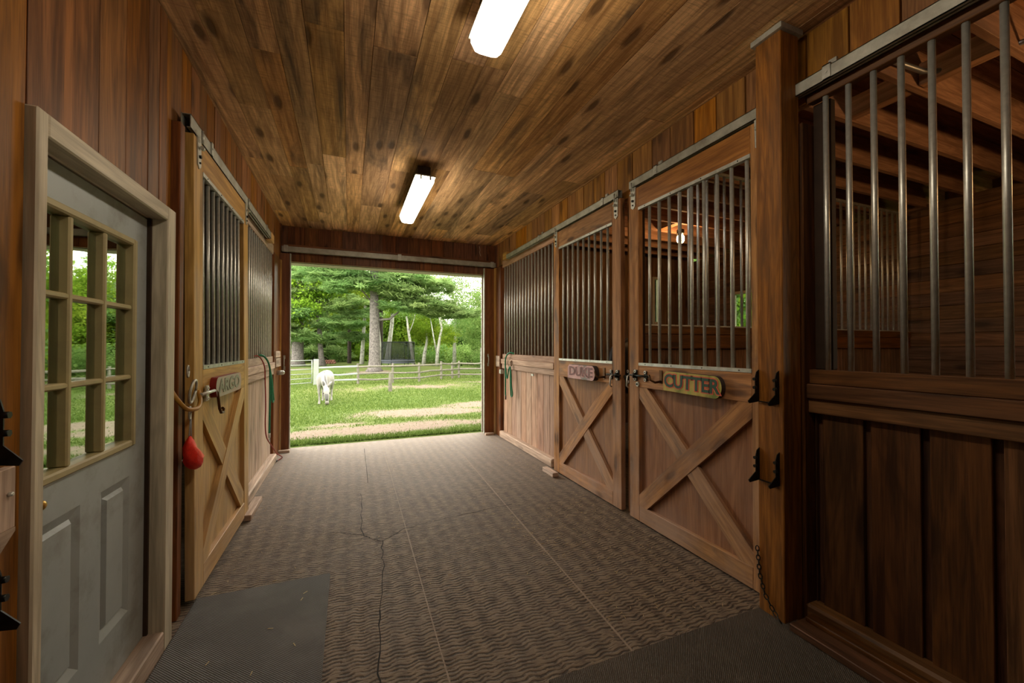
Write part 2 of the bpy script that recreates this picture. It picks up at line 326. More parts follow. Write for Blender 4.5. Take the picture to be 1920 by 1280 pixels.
strip([(1.39, 5.2), (1.23, 1.5)], .010, .0010, 2, .002); strip([(.45, 6.2), (.40, 1.2)], .006, .0010, 2, .002)
struct(b, 'floor', ['floor', 'crack', 'seam', 'dirtfloor'], 'ribbed brown barn aisle floor with thin dark cracks', 'floor')
b = MB(); x = XL; wds = []
while x < XR-.02:
    wd = random.choice([.15, .19, .19, .24]); x1 = min(x+wd, XR); y = -3.2+random.uniform(-1.5, 0)
    while y < YE+.1:
        L = random.uniform(1.2, 3.4); y1 = min(y+L, YE+.1)
        if y1 > -3.2: b.box(x+.0015, x1-.0015, max(y, -3.2), y1-.002, ZC+random.uniform(0, .004), ZC+.02, g=1)
        y = y1
        if y1 >= YE+.1: break
    x = x1
b.box(XL-.2, XR+.05, -3.2, YE+.2, ZC+.02, ZC+.04, g=1); b.box(XR+.0005, XR+.07, -3.2, YE+.2, ZC+.0005, ZC+.02, g=1); b.box(XL-.2, XL-.0005, -3.2, YE+.2, ZC+.0005, ZC+.02, g=1); b.box(XL, XR, 6.345, YE+.2, ZC+.0005, ZC+.02, g=0)
struct(b, 'ceiling', 'ceil', 'rough sawn brown board ceiling with knots and dark stains', 'ceiling')
def siding(b, plane, a0, a1, z0, z1, axis='x', sgn=1, th=.02, wd=(.15, .21), gap=.005, joints=None):
    """vertical boards on the plane; sgn = direction in which the thickness runs away from the room"""
    a = a0; js = list(joints or [])
    while a < a1-.01:
        nx = js.pop(0) if js else a+random.uniform(*wd)
        nx = min(nx, a1); d = random.uniform(0, .004); p0, p1 = sorted((plane+sgn*d, plane+sgn*th))
        if axis == 'x': b.box(p0, p1, a+gap/2, nx-gap/2, z0, z1)
        else: b.box(a+gap/2, nx-gap/2, p0, p1, z0, z1)
        a = nx
    q0, q1 = sorted((plane+sgn*th, plane+sgn*(th+.03)))
    if axis == 'x': b.box(q0, q1, a0, a1, z0, z1)
    else: b.box(a0, a1, q0, q1, z0, z1)
b = MB()
siding(b, -.812, -3.2, 1.504, 0, ZC, sgn=-1, joints=[-3+.2*i for i in range(23)])
siding(b, XL, 1.50, 2.46, 2.06, ZC, sgn=-1, joints=[1.59, 1.755, 1.957, 2.151, 2.347]); siding(b, XL, 2.46, 2.60, 0, ZC, sgn=-1, joints=[2.546])
siding(b, XL-.01, 2.60, YE-.05, 2.60, ZC, sgn=-1, wd=(.13, .19), gap=.007)
struct(b, 'wall_left', 'siding', 'brown stained vertical board wall on the left of the aisle', 'wall', .0015)
b = MB(); siding(b, XR+.01, -3.2, YE-.05, 2.72, ZC, sgn=1, gap=.009, joints=[-3+.2*i for i in range(23)]+[1.56, 1.756, 1.971, 2.16, 2.387, 2.586, 2.825, 3.042])
siding(b, XR+.01, -3.2, -.75, 0, 2.66, sgn=1)
struct(b, 'wall_right', 'header', 'honey brown vertical boards above the stall doors on the right', 'wall', .0015)
b = MB(); siding(b, 6.34, XL-.1, XR+.1, 2.60, ZC, axis='y', sgn=1, gap=.004); b.box(XL-.1, XR+.1, 6.30, 6.345, 2.785, 2.83, g=0)
b.box(XL-.1, XR+.1, 6.36, 6.43, 2.645, 2.70, g=0); b.box(XL-.15, XL+.0, 6.2482, 6.34, 2.69, ZC); b.box(XL-.15, XL-.05, 6.19, 6.2482, 2.59, ZC); b.box(XR+.0, XR+.15, 6.2482, 6.34, 2.69, ZC); b.box(XR+.05, XR+.15, 6.19, 6.2482, 2.70, ZC)
struct(b, 'wall_end', 'end', 'red brown boarded header over the open doorway', 'wall', .0015)
b = MB(); b.box(-1.0, 2.4, 6.44, 6.66, 2.60, 2.66, g=0); b.box(-1.0, -.76, 6.44, 6.47, 0, 2.6); b.box(2.06, 2.4, 6.44, 6.47, 0, 2.6)
struct(b, 'trim_1', 'siding_out', 'white painted exterior trim around the doorway', 'trim')
# back end of the aisle, behind the camera: a wall with an open doorway
b = MB(); siding(b, -3.2, XL, XR, 0, ZC, axis='y', sgn=-1)
struct(b, 'wall_back', 'siding', 'brown board wall behind the viewpoint', 'wall')
# outer shells of the stalls
b = MB()
def hboards(b, x, y0, y1, z0, z1, th=.03, holes=(), h=.18, mi=0):
    z = z0
    while z < z1-.01:
        zz = min(z+h, z1); segs = [(y0, y1)]
        for (ha, hb, hz0, hz1) in holes:
            if z < hz1-.005 and zz > hz0+.005: segs = [q for s_ in segs for q in ((s_[0], min(s_[1], ha)), (max(s_[0], hb), s_[1])) if q[1]-q[0] > .01] 
        for s0, s1 in segs: b.box(x, x+th, s0, s1, z+.004, zz, g=1)
        z = zz
hboards(b, 6.45, -3.2, 6.5, 0, 3.13, holes=[(4.52, 5.33, 1.32, 2.40), (-2.5, -.5, 1.16, 2.42)], h=.1575)
for (a_, c_, d_, e_) in ((-3.2, -2.5, 0, 3.12), (-.5, 4.52, 0, 3.12), (-2.5, -.5, 0, 1.1), (-2.5, -.5, 2.52, 3.12), (5.33, 6.5, 0, 3.12), (4.52, 5.33, 0, 1.26), (4.52, 5.33, 2.3625, 3.12)): b.box(6.48, 6.50, a_, c_, d_, e_, g=1)
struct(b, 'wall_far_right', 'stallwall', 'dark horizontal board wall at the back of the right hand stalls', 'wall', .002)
b = MB(); siding(b, 6.20, XR+.06, 5.42, 0, 3.35, axis='y', sgn=1); siding(b, 6.20, 5.60, 6.45, 0, 3.35, axis='y', sgn=1); siding(b, 6.20, 5.42, 5.60, 0, 1.85, axis='y'); siding(b, 6.20, 5.42, 5.60, 2.76, 3.35, axis='y')
siding(b, -3.2, XR, 6.5, 0, 3.35, axis='y', sgn=-1)
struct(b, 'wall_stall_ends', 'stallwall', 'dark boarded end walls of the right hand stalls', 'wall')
b = MB(); y = -3.2
while y < 6.5: b.box(XR+.02, 7.2, y+.002, y+.138, 3.35, 3.37, g=0); y += .14
b.box(XR, 7.2, -3.3, 6.5, 3.37, 3.40, g=0); b.box(6.9, 6.95, -3.2, 6.5, 2.6, 3.4)
struct(b, 'ceiling_stall', 'deck', 'board deck above the joists over the right hand stalls', 'ceiling')
# left stalls: enclosed, with a window in the far wall
b = MB(); siding(b, -4.2, 2.62, 3.6, 0, ZC, sgn=-1); siding(b, -4.2, 5.2, 6.3, 0, ZC, sgn=-1); siding(b, -4.2, 3.6, 5.2, 0, 1.2, sgn=-1); siding(b, -4.2, 3.6, 5.2, 2.2, ZC, sgn=-1)
siding(b, 6.25, -4.2, -.98, 0, ZC, axis='y', sgn=1); siding(b, 2.62, -4.2, XL-.05, 0, ZC, axis='y', sgn=-1); b.box(-4.3, XL-.03, 2.6, 6.35, ZC, ZC+.03, g=1)
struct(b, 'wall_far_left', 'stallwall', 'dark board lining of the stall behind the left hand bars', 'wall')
# tack room behind the grey door
b = MB(); siding(b, -3.0, 0.4, 2.6, 0, 2.8, sgn=-1); siding(b, .4, -3.0, XL-.05, 0, 2.8, axis='y', sgn=-1); b.box(-3.0, XL-.05, .4, 2.6, 2.8, 2.83); b.box(-3.0, XL-.05, .4, 2.6, -.005, .004)
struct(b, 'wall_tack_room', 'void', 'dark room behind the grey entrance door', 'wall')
def window(n, x, y0, y1, z0, z1, axis='x', label='', th=.09):
    t = thing('window_%d' % n, label, 'window', (x, (y0+y1)/2, z0) if axis == 'x' else ((y0+y1)/2, x, z0), kind='structure')
    f = MB()
    def bx(a0, a1, c0, c1):
        if axis == 'x': f.box(x-.02, x+th, a0, a1, c0, c1)
        else: f.box(a0, a1, x-.02, x+th, c0, c1)
    bx(y0, y0+.045, z0, z1); bx(y1-.045, y1, z0, z1); bx(y0+.045, y1-.045, z1-.045, z1); bx(y0+.045, y1-.045, z0, z0+.045)
    f.build('window_frame', 'trimw', t, .002); g = MB()
    if axis == 'x': g.box(x+.03, x+.035, y0+.045, y1-.045, z0+.045, z1-.045)
    else: g.box(y0+.045, y1-.045, x+.03, x+.035, z0+.045, z1-.045)
    g.build('pane', 'glass2', t)
window(1, 6.45, 4.52, 5.33, 1.32, 2.40, label='small bright window in the back wall of the far right stall')
window(2, 6.2, 5.42, 5.60, 1.85, 2.76, 'y', 'narrow bright opening in the end wall of the far right stall', .07)
window(3, -4.25, 3.6, 5.2, 1.2, 2.2, label='window of the left stall glimpsed behind the bars')
window(4, 6.45, -2.5, -.5, 1.10, 2.52, label='wide unseen window added in the back wall of the near stall to light joists')  # unseen opening, added so daylight reaches the joist sides
# ------------------------------------------------------------------ joists over the right stalls
y = -2.15; k = 0; jo = None
while y < 6.1:
    if jo is None:
        jb = MB(); jb.box(XR+.09, 6.88, -.02, .02, 3.10, 3.348, g=0)
        jo = one(jb, 'ceiling_joist', 'joist', 'bare lumber joist running above the right hand stalls', 'joist', 'ceiling joists over the right hand stalls', .002); jo.location.y = y
    else:
        c = jo.copy(); C.objects.link(c); c.location = (jo.location.x, y, jo.location.z)
    y += .4
b = MB(); b.box(3.42, 3.50, 1.476, 1.824, 3.11, 3.25, g=1, tone=.9); one(b, 'joist_blocking', 'joist', 'pale wooden block nailed between two joists of the near stall', 'block', None, .002)
b = MB(); b.box(3.42, 3.50, 1.076, 1.424, 3.11, 3.25, g=1, tone=.9); one(b, 'joist_blocking', 'joist', 'pale wooden block between the joists nearest the front', 'block', None, .002)
b = MB(); b.box(4.15, 4.25, 4.276, 4.624, 3.11, 3.2, g=1, tone=.95); one(b, 'joist_blocking', 'joist', 'pale wooden block beside the glowing bulb', 'block', None, .002)
b = MB(); P = [(2.5, 1.40, 3.16), (2.8, 1.40, 3.17), (3.1, 1.40, 3.165), (3.36, 1.38, 3.16), (3.46, 1.30, 3.14), (3.52, 1.1, 3.14), (3.55, .7, 3.15), (3.55, .3, 3.15)]
b.tube(P, .016, 8); one(b, 'conduit', 'conduit', 'grey electrical conduit strapped along a joist of the near stall', 'conduit')
# ------------------------------------------------------------------ stall partition and framing inside the right stalls
t = thing('stall_partition', 'board partition topped with steel bars between the two right hand stalls', 'partition', (4.3, 2.83, 0))
b = MB(); x = XR+.12
while x < 6.44: x2 = min(x+.185, 6.44); b.box(x+.004, x2-.004, 2.82, 2.85, 0, 1.46); x = x2
b.build('board_panel', 'stallwall', t, .002)
b = MB(); b.box(XR+.1, 6.44, 2.79, 2.82, 1.40, 1.53, g=0); b.box(XR+.1, 6.44, 2.78, 2.88, 1.53, 1.60, g=0); b.build('top_rail', 'darkrail', t, .003)
b = MB(); b.box(XR+.12, 6.44, 2.82, 2.85, 1.60, 1.615, g=0); b.box(XR+.12, 6.44, 2.82, 2.85, 3.055, 3.08, g=0); b.build('bar_strip', 'galv', t)
x = 2.45
while x < 6.42:
    b = MB(); b.tube([(x, 2.835, 1.6), (x, 2.835, 3.06)], .0125, 8); b.build('bar', 'steel', t); x += .113
def post(x0, x1, y0, y1, z0, z1, mat, label, nm='timber_post', g='z'):
    b = MB(); b.box(x0, x1, y0, y1, z0, z1, tone=.38); return one(b, nm, mat, label, 'post', None, .004)
# ------------------------------------------------------------------ stall fronts (fixed panels with bars)
def stall_front(x, s, y0, y1, label, bmat, rmat, topmat, bars, ztop, bw, capz=1.30, gap=.006, near=False, beam_mat=None):
    """s=+1: right wall (room on -x side); s=-1: left wall"""
    t = thing('stall_screen', label, 'stall wall', (x+s*.03, (y0+y1)/2, 0))
    X = lambda a, c: tuple(sorted((x+s*a, x+s*c)))
    b = MB(); y = y0
    while y < y1-.01: y2 = min(y+bw, y1); b.box(*X(.02, .045), y+gap/2, y2-gap/2, .06, 1.12); y = y2
    b.box(*X(.045, .06), y0, y1, .06, 1.12, tone=0); b.build('board_panel', bmat, t, .003)
    b = MB(); b.box(*X(-.025, .03), y0, y1, 1.15, 1.225, g=1); b.box(*X(-.01, .02), y0, y1, 1.075, 1.15, g=1); b.build('ledge_rail', rmat, t, .004)
    b = MB(); b.box(*X(.0, .05), y0, y1, 1.226, capz, g=1); b.build('sill_rail', topmat, t, .003)
    b = MB(); b.box(*X(-.0, .05), y0, y1, ztop, ztop+.11, g=1); b.build('top_rail', topmat, t, .003)
    b = MB(); b.box(*X(-.05, .045), y0, y1, 0, .10, g=1); b.build('base_beam', beam_mat or rmat, t, .012)
    for yb in bars:
        q = MB(); q.tube([(x+s*.02, yb, capz-.02), (x+s*.02, yb, ztop+.02)], .0125, 10); q.build('bar', 'steel', t)
    return t
stall_front(XR, 1, 4.22, 5.98, 'pinkish boarded stall front with vertical bars beside the far doorway on the right', 'palef', 'palef', 'palef', [4.31+.1*i for i in range(17)], 2.66, .176, beam_mat='pale')
stall_front(XR-.01, 1, -.72, 1.385, 'dark brown boarded stall front with thick bars at the right edge', 'dark', 'darkrail', 'darkrail', [1.305-.1015*i for i in range(20)], 2.70, .207, gap=.03)
stall_front(XL-.01, -1, 4.02, 5.74, 'pale bleached boarded stall front with bars beyond the yellow pine door', 'pale', 'pale', 'pale', [4.12+.098*i for i in range(17)], 2.56, .17, beam_mat='pale')
post(2.06, 2.20, 1.40, 1.54, 0, ZC-.03, 'post', 'tall square timber post between the CUTTER door and the dark stall front')
b = MB(); b.box(2.045, 2.215, 1.385, 1.555, ZC-.03, ZC-.001); one(b, 'post_cap', 'galv', 'grey metal cap at the head of the square timber post', 'post cap')
post(2.205, 2.32, 1.386, 1.47, 0, 2.60, 'dark', 'dark upright between the square timber post and the near stall bars')
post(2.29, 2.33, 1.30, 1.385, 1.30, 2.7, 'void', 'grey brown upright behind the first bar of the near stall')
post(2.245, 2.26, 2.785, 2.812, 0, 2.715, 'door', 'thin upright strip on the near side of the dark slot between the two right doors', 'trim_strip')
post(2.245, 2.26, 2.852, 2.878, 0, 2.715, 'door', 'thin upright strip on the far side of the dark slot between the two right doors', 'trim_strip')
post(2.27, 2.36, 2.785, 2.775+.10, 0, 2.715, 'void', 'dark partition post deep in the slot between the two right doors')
post(2.25, 2.34, 4.12, 4.22, 0, 2.66, 'dark', 'brown post behind the far stile of the far right door')
post(2.22, 2.36, 5.985, 6.185, 0, 2.69, 'end', 'red brown corner post right of the open doorway')
post(2.20, 2.235, 6.20, 6.25, 0, 2.7, 'pine', 'narrow pale strip on the corner right of the doorway', 'trim_strip')
post(-1.0, -.86, 5.75, 6.185, 0, 2.59, 'end', 'red brown corner post left of the open doorway')
post(-.868, -.845, 6.20, 6.243, 0, 2.59, 'pine', 'narrow pale strip on the corner left of the doorway', 'trim_strip')
post(-.90, -.82, 2.60, 2.66, 0, 2.60, 'end', 'reddish upright between the grey door casing and the yellow pine door')
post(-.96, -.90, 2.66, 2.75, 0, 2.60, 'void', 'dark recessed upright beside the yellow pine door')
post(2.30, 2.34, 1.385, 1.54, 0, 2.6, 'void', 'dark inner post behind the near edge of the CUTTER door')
# ------------------------------------------------------------------ sliding stall doors
def sliding_door(x, s, y0, y1, z0, z1, sill, grid, label, mats, bars, first_from_top_far=True, sw=.125, latch_y=None, tilt=0, topz=None, braces='cutter'):
    """x = face plane; s=+1 right wall; y0<y1; grid = (z of bar strip bottom, top)"""
    T = .045; fm, pm, tm = mats
    t = thing('sliding_stall_door', label, 'stall door', (x+s*T/2, (y0+y1)/2, z1))
    X = lambda a, c: tuple(sorted((x+s*a, x+s*c)))
    for (a, c) in ((y0, y0+sw), (y1-sw, y1)):
        b = MB(); b.box(*X(0, T), a, c, z0, z1, g=2); b.build('stile', fm, t, .003)
    ya, yb = y0+sw, y1-sw
    b = MB(); b.box(*X(0, T), ya, yb, grid[1]+.012, z1, g=1); b.build('top_rail', tm, t, .003)
    b = MB(); b.box(*X(0, T), ya, yb, sill, grid[0]-.004, g=1); b.build('lock_rail', fm, t, .003)
    b = MB(); b.box(*X(0, T), ya, yb, z0, z0+.125, g=1); b.build('bottom_rail', fm, t, .003)
    b = MB(); b.box(*X(.030, .042), ya, yb, z0+.1, sill+.02, g=2); b.build('back_panel', pm, t)
    zb, zt = z0+.125, sill; W = .125
    def brace(p, q, cut=None):
        # clipped parallelogram brace, running corner to corner inside the frame
        (ya_, za_), (yb_, zb_) = p, q; d = Vector((yb_-ya_, zb_-za_)); d.normalize(); n = Vector((-d.y, d.x))*W/2
        poly = clip([(ya_+n.x-d.x*.2, za_+n.y-d.y*.2), (yb_+n.x+d.x*.2, zb_+n.y+d.y*.2), (yb_-n.x+d.x*.2, zb_-n.y+d.y*.2), (ya_-n.x-d.x*.2, za_-n.y-d.y*.2)], ya, yb, zb, zt)
        return poly, d
    def clip(poly, a0, a1, c0, c1):
        for (ax, lim, sg) in ((0, a0, 1), (0, a1, -1), (1, c0, 1), (1, c1, -1)):
            out = []
            for i in range(len(poly)):
                P, Q = poly[i-1], poly[i]; ip, iq = (P[ax]-lim)*sg >= 0, (Q[ax]-lim)*sg >= 0
                if ip != iq: tt = (lim-P[ax])/(Q[ax]-P[ax]); out.append((P[0]+(Q[0]-P[0])*tt, P[1]+(Q[1]-P[1])*tt))
                if iq: out.append(Q)
            poly = out
        return poly
    i_ = .035
    A = ((ya+i_, zb+i_), (yb-i_, zt-i_)); Bq = ((ya+i_, zt-i_), (yb-i_, zb+i_))
    over, under = (A, Bq) if braces == 'A' else (Bq, A)
    for k, (p, q) in enumerate((over, under)):
        poly, d = brace(p, q); b = MB(); ou = random.random()*30
        x0_, x1_ = (x+s*.000, x+s*.030) if k == 0 else (x+s*.004, x+s*.0298)
        fr = [(x0_, a, c) for a, c in poly]; bk = [(x1_, a, c) for a, c in poly]
        uvs = [((a-p[0])*d.x+(c-p[1])*d.y+ou, -(a-p[0])*d.y+(c-p[1])*d.x) for a, c in poly]; tn = random.random()
        b.face(fr, uvs, tn); b.face(bk[::-1], uvs[::-1], tn)
        for i in range(len(poly)): j = (i+1) % len(poly); b.face([fr[j], fr[i], bk[i], bk[j]], [uvs[j], uvs[i], (uvs[i][0], uvs[i][1]+.03), (uvs[j][0], uvs[j][1]+.03)], tn)
        b.build('brace', fm, t)
    for zz in ((grid[0]-.004, grid[0]+.018), (grid[1]-.010, grid[1]+.012)):
        b = MB(); b.box(*X(-.003, .03), ya, yb, *zz, g=1)
        for k in range(4): yy = ya+.08+(yb-ya-.16)*k/3; b.tube([(x-s*.006, yy, sum(zz)/2), (x-s*.002, yy, sum(zz)/2)], .004, 6, mi=1)
        b.build('bar_strip', ['galv', 'black'], t)
    for yy in bars: b = MB(); b.tube([(x+s*.02, yy, grid[0]), (x+s*.02, yy, grid[1])], .0115, 10); b.build('bar', 'steel', t)
    # roller hangers at the two top corners
    for yy in (y0+sw/2, y1-sw/2):
        h = MB(); h.prism([(-.025, -.14), (0, -.16), (.025, -.14), (.03, .02), (-.03, .02)], (x-s*.006, yy, z1-.01), (0, 1, 0), (0, 0, 1), (s, 0, 0), .006)
        h.tube([(x-s*.02, yy, z1-.02), (x-s*.02, yy, z1+.05)], .007, 8); h.tube([(x-s*.016, yy, z1-.10), (x-s*.004, yy, z1-.10)], .010, 8, mi=1); h.tube([(x-s*.013, yy, z1-.135), (x-s*.004, yy, z1-.135)], .006, 6, mi=1)
        ho = h.build('roller_hanger', ['galv', 'black'], t)
        h = MB(); h.tube([(x-s*.02, yy-.012, z1-.05), (x-s*.02, yy+.012, z1-.05)], .011, 8); h.build('bolt', 'galv', ho)
    return t
def washer(b, x, s, y, z): b.tube([(x, y, z), (x-s*.006, y, z)], .013, 10, mi=1); b.tube([(x-s*.006, y, z), (x-s*.010, y, z)], .005, 6, mi=0)
dC = sliding_door(2.18, 1, 1.545, 2.775, .012, 2.72, 1.09, (1.27, 2.54), 'weathered brown sliding stall door with a cross brace and the CUTTER sign', ('door', 'ply', 'doorhi'),
                  [2.545-.1055*i for i in range(9)], sw=.12, braces='B')
dD = sliding_door(2.18, 1, 2.885, 4.12, .012, 2.71, 1.09, (1.27, 2.52), 'brown cross braced sliding stall door with a small pink lettered sign', ('door', 'ply', 'door'),
                  [3.93-.1035*i for i in range(9)], sw=.125, braces='B')
dL = sliding_door(-.80, -1, 2.72, 4.01, .03, 2.60, 1.09, (1.29, 2.43), 'yellow pine cross braced sliding stall door on the left of the aisle', ('pine', 'pine', 'pine'),
                  [2.92+.105*i for i in range(9)], sw=.145, braces='A')
dL.rotation_euler = (0, math.radians(-.5), 0)
# latches and hooks are parts of the doors
def latch(d, x, s, ypl, ybolt, yh, z, hook=None):
    b = MB(); b.box(*sorted((x-s*.006, x)), ypl-.022, ypl+.022, z-.045, z+.045, mi=0); b.tube([(x-s*.018, ypl, z-.02), (x-s*.018, ypl, z+.02)], .013, 8, mi=0)
    for zz in (z-.032, z+.032): washer(b, x-s*.006, s, ypl, zz)
    b.box(*sorted((x-s*.005, x)), ybolt-.016, ybolt+.016, z-.04, z+.04, mi=0)
    for zz in (z-.03, z+.03): washer(b, x-s*.006, s, ybolt, zz)
    b.tube([(x-s*.018, min(ypl, ybolt)-.06, z), (x-s*.018, max(ypl, ybolt)+.05, z)], .008, 8, mi=0)
    o = b.build('slide_latch', ['black', 'white'], d); b = MB()
    b.tube([(x-s*.02, yh, z), (x-s*.045, yh, z-.01), (x-s*.05, yh+.003, z-.09), (x-s*.035, yh, z-.105)], .007, 8)
    b.build('handle', 'steel', o); o['label'] = 'black bolt latch with pale washers'
    if hook:
        h = MB(); h.box(*sorted((x-s*.006, x)), hook-.014, hook+.014, z-.045, z+.055)
        h.tube([(x-s*.006, hook, z-.03), (x-s*.05, hook+.01, z-.035), (x-s*.07, hook+.035, z-.02), (x-s*.072, hook+.05, z+.02)], [.010, .009, .008, .007], 8)
        o = h.build('hook', 'bronze', d); o['label'] = 'dark bronze hook'
latch(dC, 2.178, 1, 2.69, 2.57, 2.74, 1.185, hook=2.40)
latch(dD, 2.178, 1, 2.93, 3.02, 2.97, 1.17, hook=3.13)
b = MB(); b.tube([(2.178, 2.66, 1.115), (2.165, 2.66, 1.115)], .018, 14); b.tube([(2.164, 2.66, 1.115), (2.160, 2.66, 1.115)], .008, 8, mi=1); b.build('lock_cylinder', ['steel', 'black'], dC)
b = MB(); b.tube([(2.2455, 2.865, 1.16), (2.20, 2.865, 1.16)], .016, 8); b.box(2.238, 2.2455, 2.85, 2.88, 1.10, 1.22)
for zz in (1.115, 1.205): washer(b, 2.238, 1, 2.865, zz)
one(b, 'latch_keeper', ['black', 'white'], 'black keeper plate on the far side of the dark slot between the two right doors', 'latch')
b = MB(); b.tube([(2.2455, 2.80, 1.18), (2.20, 2.80, 1.18)], .016, 8); b.box(2.238, 2.2455, 2.786, 2.812, 1.12, 1.24)
for zz in (1.135, 1.225): washer(b, 2.238, 1, 2.80, zz)
one(b, 'latch_keeper', ['black', 'white'], 'black keeper plate on the near side of the dark slot next to the CUTTER door', 'latch')
# ------------------------------------------------------------------ door tracks
def track(x, s, y0, y1, z0, z1, label, brk):
    t = thing('door_track', label, 'sliding door track', (x, (y0+y1)/2, z0))
    b = MB(); X = lambda a, c: tuple(sorted((x+s*a, x+s*c))); b.box(*X(0, .004), y0, y1, z0, z1); b.box(*X(0, .045), y0, y1, z1-.004, z1); b.box(*X(.041, .045), y0, y1, z0, z1)
    b.box(*X(0, .018), y0, y1, z0, z0+.004); b.box(*X(.03, .045), y0, y1, z0, z0+.004); b.build('track_channel', 'rail', t)
    for yy in brk:
        b = MB(); b.box(*X(-.006, 0), yy-.018, yy+.018, z0+.004, z1+.008); b.box(*X(-.006, .06), yy-.018, yy+.018, z1+.002, z1+.008); b.box(*X(.045, .060), yy-.018, yy+.018, z1, z1+.05)
        b.tube([(x-s*.009, yy, z1-.03), (x-s*.004, yy, z1-.03)], .007, 6); b.build('bracket', 'galv', t)
track(2.175, 1, -.70, 2.765, 2.735, 2.80, 'grey steel track above the CUTTER door and the near stall front', (2.45, 1.25, .2))
track(2.175, 1, 2.915, 5.62, 2.725, 2.79, 'grey steel track above the far right stall door', (3.15, 4.5))
b = MB(); b.box(2.18, 2.25, 5.62, 5.78, 2.74, 2.84, g=1); one(b, 'track_block', 'pine', 'small pale wood block at the far end of the right hand track', 'wood block', None, .003)
track(-.805, -1, 2.69, 5.15, 2.615, 2.69, 'pale steel track above the yellow pine door', (3.05, 4.9))
b = MB(); b.box(-.86, -.80, 5.15, 5.32, 2.60, 2.69, g=1); one(b, 'track_block', 'pine', 'small pale wood block at the far end of the left hand track', 'wood block', None, .003)
t = thing('doorway_track', 'long grey track across the top of the open doorway', 'sliding door track', (.69, 6.27, 2.71))
b = MB(); b.box(XL+.01, XR-.02, 6.235, 6.24, 2.715, 2.785); b.box(XL+.01, XR-.02, 6.235, 6.29, 2.78, 2.786); b.box(XL+.01, XR-.02, 6.285, 6.29, 2.715, 2.785); b.build('track_channel', 'rail', t)
for xx in (-.80, .70, 2.17): b = MB(); b.box(xx-.025, xx+.025, 6.225, 6.236, 2.705, 2.80); b.box(xx-.025, xx+.025, 6.225, 6.30, 2.79, 2.80); b.build('bracket', 'galv', t)
# ------------------------------------------------------------------ brown sliding slabs of the doorway
def slab(x0, x1, hx, label, edge):
    t = thing('doorway_slab', label, 'sliding door', ((x0+x1)/2, 6.275, 0)); b = MB(); b.box(x0, x1, 6.245, 6.28, .012, 2.69); b.build('slab_panel', 'slab', t, .003)
    b = MB(); b.tube([(hx, 6.245, 1.13), (hx, 6.215, 1.14), (hx, 6.205, 1.20), (hx, 6.215, 1.26), (hx, 6.245, 1.27)], .008, 8); b.box(hx-.012, hx+.012, 6.24, 6.246, 1.10, 1.15); b.box(hx-.012, hx+.012, 6.24, 6.246, 1.25, 1.30); b.build('pull_handle', 'galv', t)
    b = MB(); b.box(edge-.006, edge+.006, 6.24, 6.285, .012, 2.69); b.build('edge_strip', 'galv', t)
slab(-.866, -.752, -.81, 'brown sliding slab with a metal pull left of the doorway', -.745)
slab(2.045, 2.245, 2.10, 'brown sliding slab with a metal pull right of the doorway', 2.038)
for (xx, lb) in ((-.80, 'left'), (2.10, 'right')):
    b = MB(); b.box(xx-.07, xx+.07, 6.14, 6.20, .001, .035, g=0); one(b, 'floor_block', 'pale', 'pale wood scrap on the floor at the foot of the %s doorway slab' % lb, 'wood block', None, .004)
for (x0, x1, y0, y1, lb) in ((-.80, -.73, 3.86, 4.32, 'pale wooden guide block on the floor beside the yellow pine door'), (2.05, 2.12, 3.90, 4.16, 'pale wooden guide block on the floor beside the far right door')):
    b = MB(); b.box(x0, x1, y0, y1, .001, .05, g=1); one(b, 'guide_block', 'pale', lb, 'wood block', None, .005)
b = MB(); b.tube([(2.243, 5.93, 1.02), (2.20, 5.93, 1.02)], .03, 10); b.box(2.19, 2.235, 5.90, 5.96, 1.0, 1.06); one(b, 'stop_knob', 'galv', 'pale metal knob under the rail by the right corner post', 'knob')
b = MB(); b.tube([(-.862, 6.0, 1.08), (-.80, 6.0, 1.08)], .03, 10); b.ball((-.80, 6.0, 1.08), .03); one(b, 'stop_knob', 'galv', 'pale metal knob on the left corner post', 'knob')
b = MB(); b.box(-.862, -.835, 5.76, 6.14, 1.16, 1.27, g=1); b.box(-.862, -.84, 5.76, 6.14, 1.28, 1.36, g=1); one(b, 'wood_cleat', 'pale', 'short pale boards fixed across the left corner post', 'board', None, .003)
b = MB(); b.box(2.205, 2.222, 6.0, 6.17, 1.10, 1.27, g=1); one(b, 'wood_cleat', 'pale', 'short pinkish board fixed across the right corner post', 'board', None, .003)
